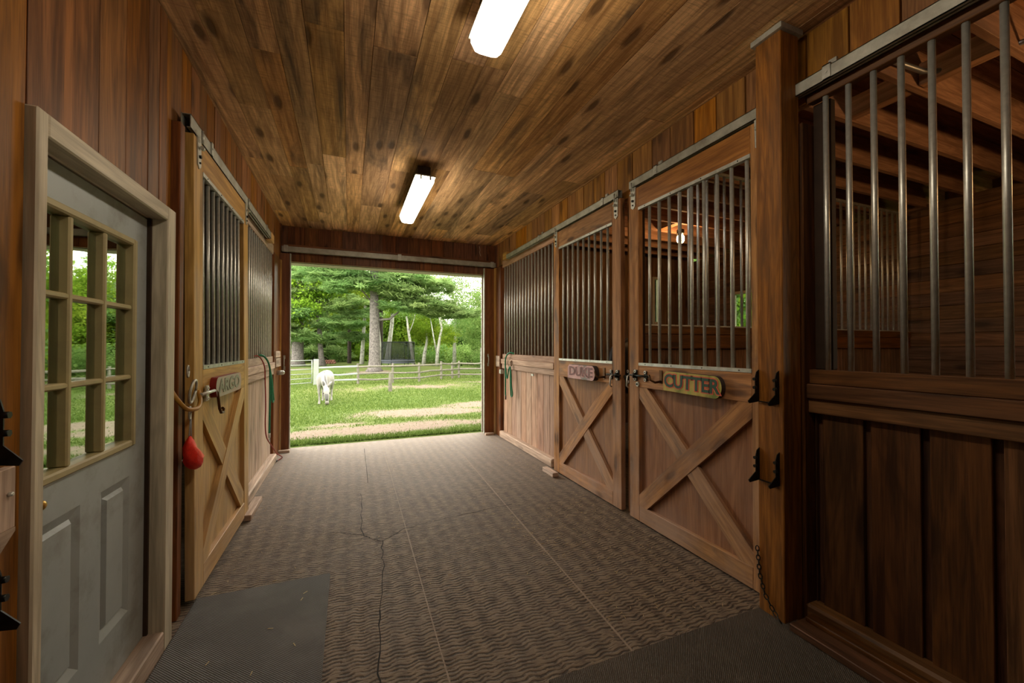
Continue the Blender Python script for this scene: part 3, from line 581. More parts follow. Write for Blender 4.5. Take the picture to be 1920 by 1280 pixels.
# ------------------------------------------------------------------ grey entrance door
t = thing('door_1', 'grey panelled entrance door with a nine pane window on the left', 'door', (-.885, 1.95, .1), kind='structure')
Y0, Y1, Z0, Z1, XF = 1.44, 2.352, .10, 2.005, -.865
wy0, wy1, wz0, wz1 = 1.56, 2.235, .995, 1.88
b = MB(); T = (XF-.04, XF)
b.box(*T, Y0, wy0, Z0, Z1); b.box(*T, wy1, Y1, Z0, Z1); b.box(*T, wy0, wy1, wz1, Z1); b.box(*T, wy0, wy1, .87, wz0)
b.box(*T, wy0, wy1, Z0, .30)
py = [(1.585, 1.875), (2.0, 2.215)]
b.box(*T, wy0, py[0][0], .30, .87); b.box(*T, py[0][1], py[1][0], .30, .87); b.box(*T, py[1][1], wy1, .30, .87)
b.build('door_leaf', 'grey', t)
for (a, c) in py:
    b = MB(); b.box(XF-.035, XF-.014, a, c, .30, .87); m_ = .035
    # bevelled moulding ring and raised field
    O = [(a, .30), (c, .30), (c, .87), (a, .87)]; I = [(a+m_, .30+m_), (c-m_, .30+m_), (c-m_, .87-m_), (a+m_, .87-m_)]; I2 = [(a+m_+.012, .30+m_+.012), (c-m_-.012, .30+m_+.012), (c-m_-.012, .87-m_-.012), (a+m_+.012, .87-m_-.012)]
    for i in range(4):
        j = (i+1) % 4
        b.face([(XF, *O[i]), (XF, *O[j]), (XF-.013, *I[j]), (XF-.013, *I[i])]); b.face([(XF-.013, *I[i]), (XF-.013, *I[j]), (XF-.001, *I2[j]), (XF-.001, *I2[i])])
    b.face([(XF-.001, *p) for p in I2]); b.build('moulded_panel', 'grey', t)
f = MB()
for (a, c, d, e) in ((wy0, wy0+.028, wz0, wz1), (wy1-.028, wy1, wz0, wz1), (wy0+.028, wy1-.028, wz1-.028, wz1), (wy0+.028, wy1-.028, wz0, wz0+.028)): f.box(XF-.042, XF+.014, a, c, d, e)
fo = f.build('glazing_frame', 'frame', t, .006)
m1, m2 = wy0+.028+(wy1-wy0-.056)/3, wy0+.028+(wy1-wy0-.056)*2/3
for yy in (m1, m2): b = MB(); b.box(XF-.03, XF+.008, yy-.011, yy+.011, wz0+.028, wz1-.028); b.build('muntin', 'frame', t, .005)
for zz in (1.29, 1.585): b = MB(); b.box(XF-.029, XF+.006, wy0+.028, wy1-.028, zz-.010, zz+.010); b.build('muntin', 'frame', t, .005)
b = MB(); b.box(XF-.022, XF-.018, wy0+.02, wy1-.02, wz0+.02, wz1-.02); b.build('glass_panes', 'glass', t)
b = MB(); b.tube([(XF, 1.615, .955), (XF+.022, 1.615, .955)], .009, 10); b.ball((XF+.03, 1.615, .955), .016, 12, 8); b.build('door_knob', 'brass', t)
b = MB(); b.box(XF-.05, -.85, Y1-.001, 2.365, .10, 2.01); b.build('door_edge_gap', 'void', t)
# casing
b = MB(); b.box(-.858, -.79, 1.504, 1.547, 0, 2.08); b.box(-.858, -.79, 2.365, 2.455, 0, 2.08); b.box(-.858, -.79, 1.547, 2.365, 2.012, 2.08, g=1)
b.box(-.858, -.80, 2.455, 2.475, 0, 2.08); b.box(-.93, -.859, 2.3655, 2.40, 0, 2.06); b.box(-.93, -.859, 1.44, 2.3655, 2.012, 2.06, g=1)
struct(b, 'trim_2', 'trimw', 'weathered beige wooden casing around the grey entrance door', 'door casing', .005)
b = MB(); b.box(-.93, -.79, 1.547, 2.365, 0, .098, g=1); struct(b, 'trim_3', 'pale', 'dusty wooden threshold under the grey entrance door', 'threshold', .006)
# ------------------------------------------------------------------ name signs
def text_mesh(txt, size, extrude, off):
    cu = bpy.data.curves.new('lettering', 'FONT'); cu.body = txt; cu.size = size; cu.extrude = extrude; cu.offset = off; cu.align_x = 'CENTER'; cu.align_y = 'CENTER'; cu.resolution_u = 3
    o = bpy.data.objects.new('tmp', cu); C.objects.link(o); dg = bpy.context.evaluated_depsgraph_get(); dg.update()
    me = bpy.data.meshes.new_from_object(o.evaluated_get(dg)); bpy.data.objects.remove(o); return me
def sign_mat(name, cols, sc=11, seed=0):
    m = NT(name); p = m.n('ShaderNodeTexCoord').outputs['Object']; r = m.n('ShaderNodeValToRGB'); e = r.color_ramp.elements
    e[0].position = .30; e[0].color = (*cols[0], 1); e[1].position = .68; e[1].color = (*cols[-1], 1)
    for i, c in enumerate(cols[1:-1]): q = e.new(.30+.38*(i+1)/(len(cols)-1)); q.color = (*c, 1)
    m.l(m.noise(m.mapping(p, (1, 1, .6), (seed, 0, 0)), sc, 3, .5), r.inputs[0]); m.l(r.outputs[0], m.b.inputs['Base Color']); m.b.inputs['Roughness'].default_value = .5; return m.m
def sign(x, s, yc, zc, wd, ht, th, txt, label, bm, lm, em, rot=0, round_=(True, True), size=.13, sq=1.0, halo=None):
    t = thing('name_sign', label, 'sign', (x, yc, zc)); poly = []; r = ht/2
    # u runs to the reader's right
    R = [(wd/2-r*.75+r*.75*math.cos(a), r*math.sin(a)) for a in np.linspace(-PI/2, PI/2, 13)] if round_[1] else [(wd/2, -r), (wd/2, r)]
    Lf = [(-wd/2+r*.75-r*.75*math.cos(a), -r*math.sin(a)) for a in np.linspace(-PI/2, PI/2, 13)] if round_[0] else [(-wd/2+.03, r), (-wd/2, r*.6), (-wd/2, -r)]
    poly = R+Lf; eu = Vector((0, -s, 0)); ez = Vector((0, 0, 1)); ca, sa = math.cos(rot), math.sin(rot); u = eu*ca+ez*sa; v = -eu*sa+ez*ca; n = Vector((-s, 0, 0))
    b = MB(); k = len(poly); A = [Vector((x, yc, zc))+u*p[0]+v*p[1] for p in poly]; Bq = [p+n*th for p in A]
    b.face(Bq, mi=0); b.face(A[::-1], mi=1)
    for i in range(k): j = (i+1) % k; b.face([A[i], A[j], Bq[j], Bq[i]], mi=1)
    b.build('sign_board', [bm, em], t)
    def letters(nm, mt, off, dz):
        me = text_mesh(txt, size, .0012, off); me.materials.append(mt); o = bpy.data.objects.new(nm, me); C.objects.link(o); o.parent = t
        R_ = Matrix((tuple(u*sq), tuple(v), tuple(n))).transposed().to_4x4(); o.matrix_local = Matrix.Translation(n*(th+dz)+u*(-.004)+v*0) @ R_; return o
    if halo: letters('letter_outline', halo, .0105, .0008)
    letters('lettering', lm, .0035, .0024)
L_green = plain('dark_green_paint', (.02, .075, .05), .5, 0, .3, 20); L_red = plain('coral_paint', (.70, .13, .08), .5, 0, .2, 15); L_pinkd = plain('plum_paint', (.17, .05, .055), .5, 0, .3, 40); L_gr = plain('faded_green_paint', (.30, .33, .24), .6, 0, .3, 40)
sign(2.178, 1, 2.09, 1.165, .50, .142, .035, 'CUTTER', 'yellow green wooden sign painted CUTTER in dark green letters', sign_mat('olive_yellow_paint', [(.16, .20, .03), (.42, .36, .07), (.55, .42, .10), (.35, .42, .08)]), L_green, M['barkd'], rot=-.02, round_=(False, True), size=.125, sq=1.02, halo=L_red)
sign(2.178, 1, 3.46, 1.165, .50, .14, .05, 'DUKE', 'grey wooden sign with pink brush lettering on the far right door', sign_mat('grey_pink_paint', [(.13, .12, .11), (.55, .29, .30), (.62, .36, .37), (.20, .17, .16)], 7, 3), L_pinkd, M['barkd'], round_=(False, True), size=.125, sq=1.35, halo=plain('pink_paint', (.62, .33, .35), .5))
sign(-.802, -1, 3.29, 1.165, .62, .125, .05, 'ARGO', 'pale wooden sign with faded green letters and a red rim', sign_mat('faded_sign_paint', [(.40, .36, .28), (.45, .42, .34), (.50, .34, .28)], 7, 5), L_gr, plain('red_rim_paint', (.22, .012, .01), .5), round_=(True, True), size=.12, sq=1.5)
# ------------------------------------------------------------------ ceiling lamps
def lamp(xc, y0, y1, label):
    t = thing('ceiling_lamp', label, 'ceiling light', (xc, (y0+y1)/2, 2.88), 'fluorescent lamps on the aisle ceiling')
    b = MB(); b.box(xc-.06, xc+.06, y0+.08, y1-.08, 2.97, ZC-.001); b.build('mounting_block', 'barkd', t, .003)
    prof = [(-.085, .09), (-.085, .055), (-.062, .008), (-.035, 0), (.035, 0), (.062, .008), (.085, .055), (.085, .09)]
    b = MB(); k = len(prof); rows = [(y0+.0, .80), (y0+.05, 1.0), (y1-.05, 1.0), (y1, .80)]
    P = [[Vector((xc+px*(1 if sc == 1 else .93), yy, 2.88+.09-(.09-pz)*sc)) for px, pz in prof] for yy, sc in rows]
    for a in range(3):
        for i in range(k-1): b.face([P[a][i], P[a+1][i], P[a+1][i+1], P[a][i+1]])
    b.face(P[0][::1]); b.face(P[3][::-1]); b.face([P[0][0], P[0][-1], P[3][-1], P[3][0]])
    b.build('diffuser', 'lamp', t); b = MB(); b.box(xc-.092, xc+.092, y0-.006, y1+.006, 2.965, 2.975)
    for yy in (y0, y1): b.box(xc-.05, xc-.035, yy-.012, yy+.012, 2.93, 2.97); b.box(xc+.035, xc+.05, yy-.012, yy+.012, 2.93, 2.97)
    b.build('housing', 'galv', t)
lamp(.64, 3.68, 4.95, 'shorter looking lit fluorescent lamp near the doorway end of the ceiling')
lamp(.64, .66, 1.94, 'lit fluorescent lamp cut by the top edge, nearest on the ceiling')
t = thing('pendant_bulb', 'glowing bare bulb hanging from a joist in the far right stall', 'light bulb', (4.40, 4.42, 2.9))
b = MB(); b.tube([(4.40, 4.45, 3.09), (4.40, 4.45, 3.03)], .05, 12); b.build('socket', 'black', t); b = MB(); b.ball((4.40, 4.45, 2.96), .055, 12, 8, (1, 1, 1.25)); b.build('bulb', 'bulb', t)
t = thing('pendant_bulb', 'bare bulb added in the near right stall, outside the view, to light its joists', 'light bulb', (4.20, .25, 2.5))  # extra unseen bulb, added to brighten the near stall joists
b = MB(); b.tube([(4.20, .25, 3.345), (4.20, .25, 2.72)], .006, 6); b.tube([(4.20, .25, 2.72), (4.20, .25, 2.62)], .03, 12); b.build('socket', 'black', t); b = MB(); b.ball((4.20, .25, 2.56), .075, 12, 8, (1, 1, 1.25)); b.build('bulb', 'bulb', t)
# ------------------------------------------------------------------ mats and small floor things
b = MB(); b.box(-.785, -.10, -.8, 2.775, .001, .012); one(b, 'rubber_mat', 'mat', 'dark grey rubber mat on the floor in front of the grey door', 'mat', None, .004)
b = MB(); b.box(.79, 2.16, -.9, 1.545, .001, .012); one(b, 'rubber_mat', 'mat2', 'dark brown rubber mat on the floor beside the square timber post', 'mat', None, .004)
b = MB(); b.box(2.03, 2.185, .2, 1.36, .014, .05, g=1); b.box(2.12, 2.18, .2, 1.34, .05, .075, g=1); one(b, 'floor_sill', 'dark', 'dark worn sill board lying along the foot of the near stall front', 'sill board', None, .004)
def snap(P, b, r=.004):
    P = Vector(P)
    for dx in (-.045, .045): b.tube([P+Vector((dx*.4+math.cos(a)*.018*(1 if dx > 0 else -1)+dx*.6, math.sin(a)*.012, 0)) for a in np.linspace(0, 2*PI, 10)], r, 6)
    b.tube([P+Vector((-.04, 0, 0)), P+Vector((.04, 0, 0))], r*1.4, 6)
b = MB(); b.tube([Vector((2.075, 1.30, .02))+Vector((math.cos(a)*.012, math.sin(a)*.022, .002)) for a in np.linspace(0, 2*PI, 12)], .0035, 6); b.tube([(2.07, 1.28, .022), (2.062, 1.235, .024), (2.055, 1.20, .022)], .006, 6)
b.tube([Vector((2.05, 1.175, .02))+Vector((math.cos(a)*.012, math.sin(a)*.024, .002)) for a in np.linspace(0, 2*PI, 12)], .0035, 6); one(b, 'snap_hook', 'steel', 'double ended steel snap hook lying on the brown mat', 'snap hook')
def chain(name, pts, label, lk=.03, r=.003, mat='black'):
    b = MB(); k = 0; P = [Vector(p) for p in pts]
    for a, c in zip(P[:-1], P[1:]):
        n = max(1, int((c-a).length/(lk*.72)))
        for i in range(n):
            ctr = a+(c-a)*(i+.5)/n; d = (c-a).normalized(); o = d.orthogonal().normalized(); o = o if k % 2 else d.cross(o)
            b.tube([ctr+d*lk*.5*math.cos(q)+o*lk*.28*math.sin(q) for q in np.linspace(0, 2*PI, 9)], r, 5, caps=False); k += 1
    return one(b, name, mat, label, 'chain')
chain('chain', [(2.055, 1.545, .34), (2.052, 1.53, .2), (2.05, 1.50, .11), (2.045, 1.45, .05), (2.035, 1.40, .02)], 'rusty dark chain hanging down the foot of the square timber post')
# straw and grit on the floor
b = MB()
for i in range(420):
    if i < 260: x_ = random.choice([random.gauss(1.95, .12), random.gauss(-.62, .12), random.uniform(-.7, 2.0)]); y_ = random.uniform(1.6, 6.1)
    else: x_ = random.uniform(1.2, 2.0); y_ = random.uniform(1.6, 3.2)
    if not -.74 < x_ < 2.1: continue
    a = random.uniform(0, PI); L = random.uniform(.006, .028); b.bar((x_, y_, .003), (x_+math.cos(a)*L, y_+math.sin(a)*L, .004), .0022, .0015, (0, 0, 1))
for i in range(6):
    x_, y_ = random.uniform(-.7, -.2), random.uniform(1.9, 2.7); a = random.uniform(0, PI); b.bar((x_, y_, .0145), (x_+math.cos(a)*.025, y_+math.sin(a)*.025, .0145), .003, .0015, (0, 0, 1))
o = one(b, 'straw_bits', plain('straw', (.50, .38, .20), .8), 'scattered straw bits on the aisle floor', 'straw'); o['kind'] = 'stuff'
# ------------------------------------------------------------------ saddle / bridle brackets
def rack(nm, o, ed, eout, label, reach=1):
    """o: mounting point at the top; ed: direction between the two side plates; eout: direction away from the wall"""
    t = thing(nm, label, 'tack bracket', o); o = Vector(o); ed = Vector(ed); eo = Vector(eout); z = Vector((0, 0, 1))
    poly = [(0, 0), (.02, -.012), (.03, -.04), (.03, -.125), (.085, -.165), (.075, -.178), (0, -.172)]
    poly = [(a_*reach, c_) for a_, c_ in poly]
    for k in (-.055, .055):
        b = MB(); b.prism(poly, o+ed*k, eo, z, ed, .004)
        for zz in (-.05, -.095): b.tube([o+ed*k+eo*.028*reach+z*zz, o+ed*k+eo*(.03*reach+.012)+z*zz], .009, 6)
        b.build('side_plate', 'black', t)
    b = MB(); b.prism([(-.055, .0), (.055, .0), (.055, .014), (-.055, .014)], o-z*.172, ed, eo, z, .004); b.build('lip', 'black', t)
rack('tack_bracket', (2.0605, 1.475, 1.295), (0, 1, 0), (-1, 0, 0), 'upper black metal bracket on the square timber post')
rack('tack_bracket', (2.0605, 1.475, .875), (0, 1, 0), (-1, 0, 0), 'lower black metal bracket on the square timber post')
b = MB(); b.box(-.812, -.789, 1.22, 1.44, .96, 1.115); b.prism([(0, 0), (.22, 0), (.22, -.01), (.12, -.09), (0, -.09)], (-.812, 1.22, .96), (0, 1, 0), (0, 0, 1), (1, 0, 0), .023)
b.tube([(-.789, 1.415, 1.05), (-.779, 1.415, 1.05)], .006, 8, mi=1); one(b, 'bracket_board', ['pale', 'steel'], 'pale wooden board with a screw between the two brackets at the left edge', 'board', None, .003)
rack('tack_bracket', (-.811, 1.345, 1.30), (0, 1, 0), (1, 0, 0), 'upper black metal bracket on the wall at the left edge', .65)
rack('tack_bracket', (-.811, 1.345, .895), (0, 1, 0), (1, 0, 0), 'lower black metal bracket on the wall at the left edge', .65)
# ------------------------------------------------------------------ hanging things
def curve(pts, n=6):
    P = [Vector(p) for p in pts]; P = [P[0]]+P+[P[-1]]; out = []
    for i in range(1, len(P)-2):
        for k in range(n):
            t_ = k/n; a, b_, c, d = P[i-1:i+3]; out.append(.5*((2*b_)+(c-a)*t_+(2*a-5*b_+4*c-d)*t_*t_+(3*b_-a-3*c+d)*t_**3))
    return out+[P[-2]]
t = thing('lead_rope', 'green lead rope looped over the rail beside the left corner post', 'lead rope', (-.83, 5.2, 1.2))
b = MB(); b.tube(curve([(-.90, 4.98, 1.315), (-.86, 5.02, 1.325), (-.83, 5.12, 1.27), (-.82, 5.22, 1.18), (-.82, 5.24, 1.05), (-.82, 5.25, .85), (-.82, 5.23, .6), (-.82, 5.22, .45)]), .010, 8)
b.tube(curve([(-.82, 5.24, 1.15), (-.815, 5.32, 1.05), (-.81, 5.36, .9), (-.81, 5.42, .80), (-.81, 5.36, .78), (-.81, 5.30, .85), (-.81, 5.28, 1.0), (-.82, 5.25, 1.12)]), .010, 8); b.build('rope', 'green', t)
b = MB(); b.tube([(-.82, 5.22, .45), (-.82, 5.225, .40)], .012, 8); b.tube([Vector((-.82, 5.225, .37))+Vector((0, math.cos(a)*.016, math.sin(a)*.03)) for a in np.linspace(0, 2*PI, 10)], .005, 6); b.build('clip', 'galv', t)
b = MB(); b.tube(curve([(-.90, 4.72, 1.315), (-.85, 4.78, 1.32), (-.82, 4.90, 1.22), (-.82, 4.96, 1.05), (-.82, 5.0, .8), (-.82, 4.98, .6), (-.81, 5.0, .45), (-.80, 5.25, .30), (-.79, 5.55, .14), (-.775, 5.85, .02), (-.80, 5.78, .012), (-.82, 5.72, .012)]), .006, 8)
b.tube([(-.815, 5.73, .013), (-.835, 5.68, .013)], .012, 8, mi=1); one(b, 'lead_rope', ['red', 'black'], 'thin dark red cord hanging over the left rail and trailing to the floor', 'cord')
t = thing('lead_rope', 'green lead rope looped on the rail beside the right corner post', 'lead rope', (2.2, 5.7, 1.1))
b = MB(); b.tube(curve([(2.27, 5.52, 1.31), (2.22, 5.60, 1.325), (2.20, 5.70, 1.25), (2.20, 5.72, 1.10), (2.20, 5.71, .9), (2.20, 5.71, .72), (2.20, 5.70, .68)]), .011, 8)
b.tube(curve([(2.20, 5.70, 1.1), (2.195, 5.66, .98), (2.195, 5.62, .95), (2.195, 5.58, 1.05), (2.195, 5.52, 1.12), (2.195, 5.48, 1.02), (2.195, 5.46, .85), (2.195, 5.42, .73), (2.195, 5.47, .70), (2.195, 5.50, .85), (2.195, 5.51, 1.08)]), .010, 8); b.build('rope', 'green', t)
b = MB(); b.tube([(2.20, 5.70, .68), (2.20, 5.70, .62)], .010, 8); b.build('clip', 'black', t)
b = MB(); b.tube([Vector((2.215, 5.52, 1.17))+Vector((0, math.cos(a)*.03, math.sin(a)*.04)) for a in np.linspace(0, 2*PI, 12)], .006, 6); b.tube([(2.225, 5.52, 1.21), (2.21, 5.52, 1.20)], .01, 8); one(b, 'tie_ring', 'bronze', 'small metal tie ring on the right stall rail by the green rope', 'ring')
b = MB(); b.box(2.225, 2.243, 4.78, 4.84, 1.035, 1.06); one(b, 'rail_clip', 'galv', 'tiny metal clip under the rail of the right stall front', 'clip')
# latch on the left door with collar, snap and red bag
b = MB()
b.box(-.79, -.782, 2.86, 2.905, 1.10, 1.19); b.tube([(-.775, 2.74, 1.15), (-.775, 3.00, 1.15)], .010, 8, mi=0); b.tube([(-.772, 3.0, 1.15), (-.765, 3.01, 1.13), (-.76, 3.03, 1.03), (-.755, 3.04, 1.005), (-.755, 3.09, 1.0), (-.755, 3.10, 1.02), (-.755, 3.07, 1.03)], .008, 8, mi=2)
for zz in (1.115, 1.175): washer(b, -.782, -1, 2.88, zz)
o = b.build('slide_latch', ['steel', 'white', 'bronze'], dL); o['label'] = 'steel bolt latch with bronze handle'
t = thing('hanging_collar', 'ochre strap collar with steel rings hanging by the left door edge', 'collar', (-.80, 2.6, 1.2))
b = MB(); b.tube(curve([(-.825, 2.52, 1.20), (-.80, 2.51, 1.16), (-.77, 2.55, 1.10), (-.75, 2.64, 1.09), (-.76, 2.72, 1.12), (-.78, 2.76, 1.17)]), [.011]*31, 8); b.build('strap', 'ochre', t)
b = MB(); b.tube([Vector((-.77, 2.64, 1.18))+Vector((.01*math.sin(a), math.cos(a)*.042, math.sin(a)*.06)) for a in np.linspace(0, 2*PI, 18)], .007, 6); b.tube([Vector((-.78, 2.60, 1.29))+Vector((0, math.cos(a)*.012, math.sin(a)*.03)) for a in np.linspace(0, 2*PI, 12)], .005, 6)
b.tube([Vector((-.77, 2.60, 1.07))+Vector((0, math.cos(a)*.012, math.sin(a)*.035)) for a in np.linspace(0, 2*PI, 12)], .005, 6); b.build('ring', 'steel', t)
t = thing('net_bag', 'small bright red net bag hanging from a cord beside the yellow pine door', 'bag', (-.76, 2.58, .9))
b = MB(); b.tube([(-.768, 2.60, 1.04), (-.768, 2.575, .90)], .003, 6); b.tube([(-.765, 2.60, 1.04), (-.763, 2.60, .90)], .003, 6); b.build('cord', 'cable', t)
b = MB(); n = 14; rings = [(.955, .006, 0), (.93, .022, -.002), (.90, .034, .006), (.86, .048, .03), (.82, .058, .06), (.79, .052, .08), (.77, .030, .09), (.76, .008, .092)]; b0 = len(b.v)
for (z_, r_, dy) in rings:
    for j in range(n): a = 2*PI*j/n; rr = r_*(1+.16*math.sin(3*a+z_*60)+.10*math.sin(7*a-z_*90)+random.uniform(-.1, .1)); b.v.append((-.762+rr*.7*math.cos(a), 2.575+dy+rr*math.sin(a)*1.15, z_))
for i in range(len(rings)-1):
    for j in range(n): j2 = (j+1) % n; b.f.append([i*n+j, (i+1)*n+j, (i+1)*n+j2, i*n+j2]); b.uv.append([(0, 0)]*4); b.t.append(.5); b.mi.append(0); b.sm.append(True)
for v_ in range(len(b.v)): p = b.v[v_]; b.v[v_] = (p[0]+.0, p[1], p[2])
b.build('pouch', 'redbag', t)
b = MB(); b.ball((-.842, 2.535, 1.80), .036, 12, 8, (.3, .8, 1.35)); b.tube([(-.845, 2.535, 1.76), (-.842, 2.535, 1.64), (-.842, 2.53, 1.55)], [.010, .013, .009], 8); one(b, 'oval_brush', 'plastic', 'pale long handled oval brush hung on the boards beside the grey door casing', 'brush')
b = MB(); b.tube(curve([(1.98, 6.33, 3.06), (1.99, 6.33, 3.0), (1.985, 6.33, 2.96), (2.0, 6.33, 2.90)]), .006, 6); one(b, 'cord_scrap', 'pale', 'short pale cord dangling from the header near the right corner', 'cord')
# ------------------------------------------------------------------ outside: ground
def gz(x, y):
    x = np.asarray(x, float); y = np.asarray(y, float)
    z = -.03-.37*np.clip((y-6.6)/6.5, 0, 1)**1.0
    far = -.04-.075*np.clip(x-4, 0, 12)-.02*np.clip(-x-2, 0, 5)
    f = np.clip((y-21)/9, 0, 1); f = f*f*(3-2*f)
    z = z*(1-f)+far*f
    z = np.where(y < 6.6, -.05, z)
    return z + .02*np.sin(x*1.7+y*.6)*np.clip((y-7)/3, 0, 1)
def dirt(x, y):
    x = np.asarray(x, float); y = np.asarray(y, float); d = np.zeros_like(x+y)
    for (cx, cy, sx, sy, a) in ((1.9, 10.4, 1.9, 1.3, .95), (3.6, 11.6, 1.2, 1.1, .9), (.5, 7.9, 2.6, .75, 1.0), (-.3, 8.9, 1.0, .4, .7), (3.0, 18.6, 3.2, 1.2, .65), (0.6, 18.0, 1.2, .8, .5), (-3, 30, 2.5, .8, .6), (6.5, 20, 2, 1, .5), (1.5, 26.6, 1.6, .7, .9), (7, 9, 2, 2, .7)):
        d = np.maximum(d, a*np.exp(-(((x-cx)/sx)**2+((y-cy)/sy)**2)))
    return np.clip(d, 0, 1)
def np_mesh(name, V, F, mats, tone=None, smooth=False):
    me = bpy.data.meshes.new(name); V = np.ascontiguousarray(V, dtype=np.float32); F = np.ascontiguousarray(F, dtype=np.int32); nf, k = F.shape
    me.vertices.add(len(V)); me.vertices.foreach_set('co', V.ravel()); me.loops.add(nf*k); me.loops.foreach_set('vertex_index', F.ravel())
    me.polygons.add(nf); me.polygons.foreach_set('loop_start', np.arange(0, nf*k, k, dtype=np.int32)); me.polygons.foreach_set('loop_total', np.full(nf, k, dtype=np.int32))
    if smooth: me.polygons.foreach_set('use_smooth', np.ones(nf, dtype=bool))
    me.update(calc_edges=True); me.validate()
    if tone is not None: a = me.attributes.new('tone', 'FLOAT', 'FACE'); a.data.foreach_set('value', np.asarray(tone, dtype=np.float32))
    for m_ in mats: me.materials.append(M[m_])
    return me
xs = np.concatenate([np.linspace(-60, -6, 28)[:-1], np.linspace(-6, 14, 121), np.linspace(14, 80, 34)[1:]]); ys = np.concatenate([np.linspace(-40, 6.0, 8)[:-1], np.linspace(6.0, 34, 190), np.linspace(34, 140, 40)[1:]])
GX, GY = np.meshgrid(xs, ys); GZ = gz(GX, GY); nx, ny = len(xs), len(ys); V = np.stack([GX.ravel(), GY.ravel(), GZ.ravel()], 1)
I = (np.arange(ny-1)[:, None]*nx+np.arange(nx-1)[None, :]).ravel(); F = np.stack([I, I+1, I+nx+1, I+nx], 1)
me = np_mesh('ground', V, F, ['ground'], smooth=True); a = me.attributes.new('dirt', 'FLOAT', 'POINT'); a.data.foreach_set('value', dirt(V[:, 0], V[:, 1]).astype(np.float32))
go = bpy.data.objects.new('ground', me); C.objects.link(go); tag(go, 'grassy paddock with worn sandy patches outside the doorway', 'ground', None, 'structure')
# grass blades (stuff)
n = 130000; yy = 6.7+(RNG.random(n)**1.6)*20; xx = yy*(-.34+RNG.random(n)*.82); dd = dirt(xx, yy); keep = RNG.random(n) > np.clip(dd*1.5, 0, .965); xx, yy, dd = xx[keep], yy[keep], dd[keep]; n = len(xx)
ang = RNG.random(n)*2*PI; h = (.022+.05*RNG.random(n))*(1-.5*dd); wv = .002+.003*RNG.random(n)+.0006*yy; dx, dy = np.cos(ang)*wv, np.sin(ang)*wv; lean = (RNG.random((n, 2))-.5)*h[:, None]*1.3; z0 = gz(xx, yy)-.008
V = np.stack([np.stack([xx-dx, yy-dy, z0], 1), np.stack([xx+dx, yy+dy, z0], 1), np.stack([xx+lean[:, 0], yy+lean[:, 1], z0+h], 1)], 1).reshape(-1, 3)
me = np_mesh('grass', V, np.arange(n*3).reshape(-1, 3), ['grass'], RNG.random(n)); o = bpy.data.objects.new('grass', me); C.objects.link(o); tag(o, 'short green grass growing in the paddock', 'grass', None, 'stuff')
# ------------------------------------------------------------------ leaf clouds and trees
def cloud(name, mat, n, leaf, kind='broad', clumps=34, seed=1):
    g = np.random.default_rng(seed)
    if kind == 'broad':
        u = g.normal(size=(clumps, 3)); u /= np.linalg.norm(u, axis=1)[:, None]; cc = u*(.35+.6*g.random((clumps, 1))**.5)*np.array([1, 1, .8]); cs = .14+.12*g.random(clumps)
        ci = g.integers(0, clumps, n); P = cc[ci]+g.normal(size=(n, 3))*cs[ci][:, None]*np.array([1, 1, .6]); tn = np.clip(.5*g.random(clumps)[ci]+.5*g.random(n), 0, 1)
        ax = g.normal(size=(n, 3)); ax /= np.linalg.norm(ax, axis=1)[:, None]; bx = np.cross(ax, g.normal(size=(n, 3))); bx /= np.linalg.norm(bx, axis=1)[:, None]; s1 = leaf*(.6+.8*g.random(n)); s2 = s1*.6
    else:   # flat, drooping-edged pine plume made of needles
        ci = g.integers(0, clumps, n); aa = g.random(clumps)*2*PI; rr = g.random(clumps)**.6; cc = np.stack([rr*np.cos(aa), rr*np.sin(aa), .10*g.normal(size=clumps)-.10*rr], 1)
        P = cc[ci]+g.normal(size=(n, 3))*np.array([.12, .12, .035]); tn = np.clip(.6*g.random(clumps)[ci]+.4*g.random(n), 0, 1)
        ax = g.normal(size=(n, 3))*np.array([1, 1, .5]); ax /= np.linalg.norm(ax, axis=1)[:, None]; bx = np.cross(ax, g.normal(size=(n, 3))); bx /= np.linalg.norm(bx, axis=1)[:, None]; s1 = leaf*(1+.8*g.random(n)); s2 = s1*.16
    A, B = ax*s1[:, None], bx*s2[:, None]; V = np.stack([P-A, P+B, P+A, P-B], 1).reshape(-1, 3)
    return np_mesh(name, V, np.arange(n*4).reshape(-1, 4), [mat], tn)
CL = {'A': [cloud('leaf_cloud', 'leafA', 2600, .055, seed=s) for s in (1, 2)], 'B': [cloud('leaf_cloud', 'leafB', 2600, .052, seed=s) for s in (3, 4)],
      'P': [cloud('needle_cloud', 'needle', 3000, .08, 'pine', 40, seed=s) for s in (5, 6)], 'S': [cloud('leaf_cloud', 'leafB', 1500, .035, seed=8, clumps=60)]}
def foliage(t, kind, x, y, z, r, rz=1.0):
    o = bpy.data.objects.new('foliage', random.choice(CL[kind])); C.objects.link(o); o.parent = t; o.location = (x, y, z); o.scale = (r, r, r*rz); o.rotation_euler = (random.uniform(-.15, .15), random.uniform(-.15, .15), random.uniform(0, 6.28))
def tree(nm, label, x, y, trunk, bark, fol, group=None, branches=(), n=10):
    """trunk: list of (dx, dy, z, r); branches: list of ([(dx,dy,z)...], r0)"""
    z = float(gz(x, y)); t = thing(nm, label, 'tree', (x, y, z), group); b = MB(); b.tube([(x+p[0], y+p[1], z+p[2]-(.05 if i == 0 else 0)) for i, p in enumerate(trunk)], [p[3] for p in trunk], n); b.build('trunk', bark, t)
    for pts, r0 in branches: b = MB(); k = len(pts); b.tube([(x+p[0], y+p[1], z+p[2]) for p in pts], [r0*(1-.7*i/(k-1)) for i in range(k)], 6); b.build('branch', bark, t)
    for (k, dx, dy, zz, r, *rz) in fol: foliage(t, k, dx, dy, zz, r, rz[0] if rz else 1.0)
    return t
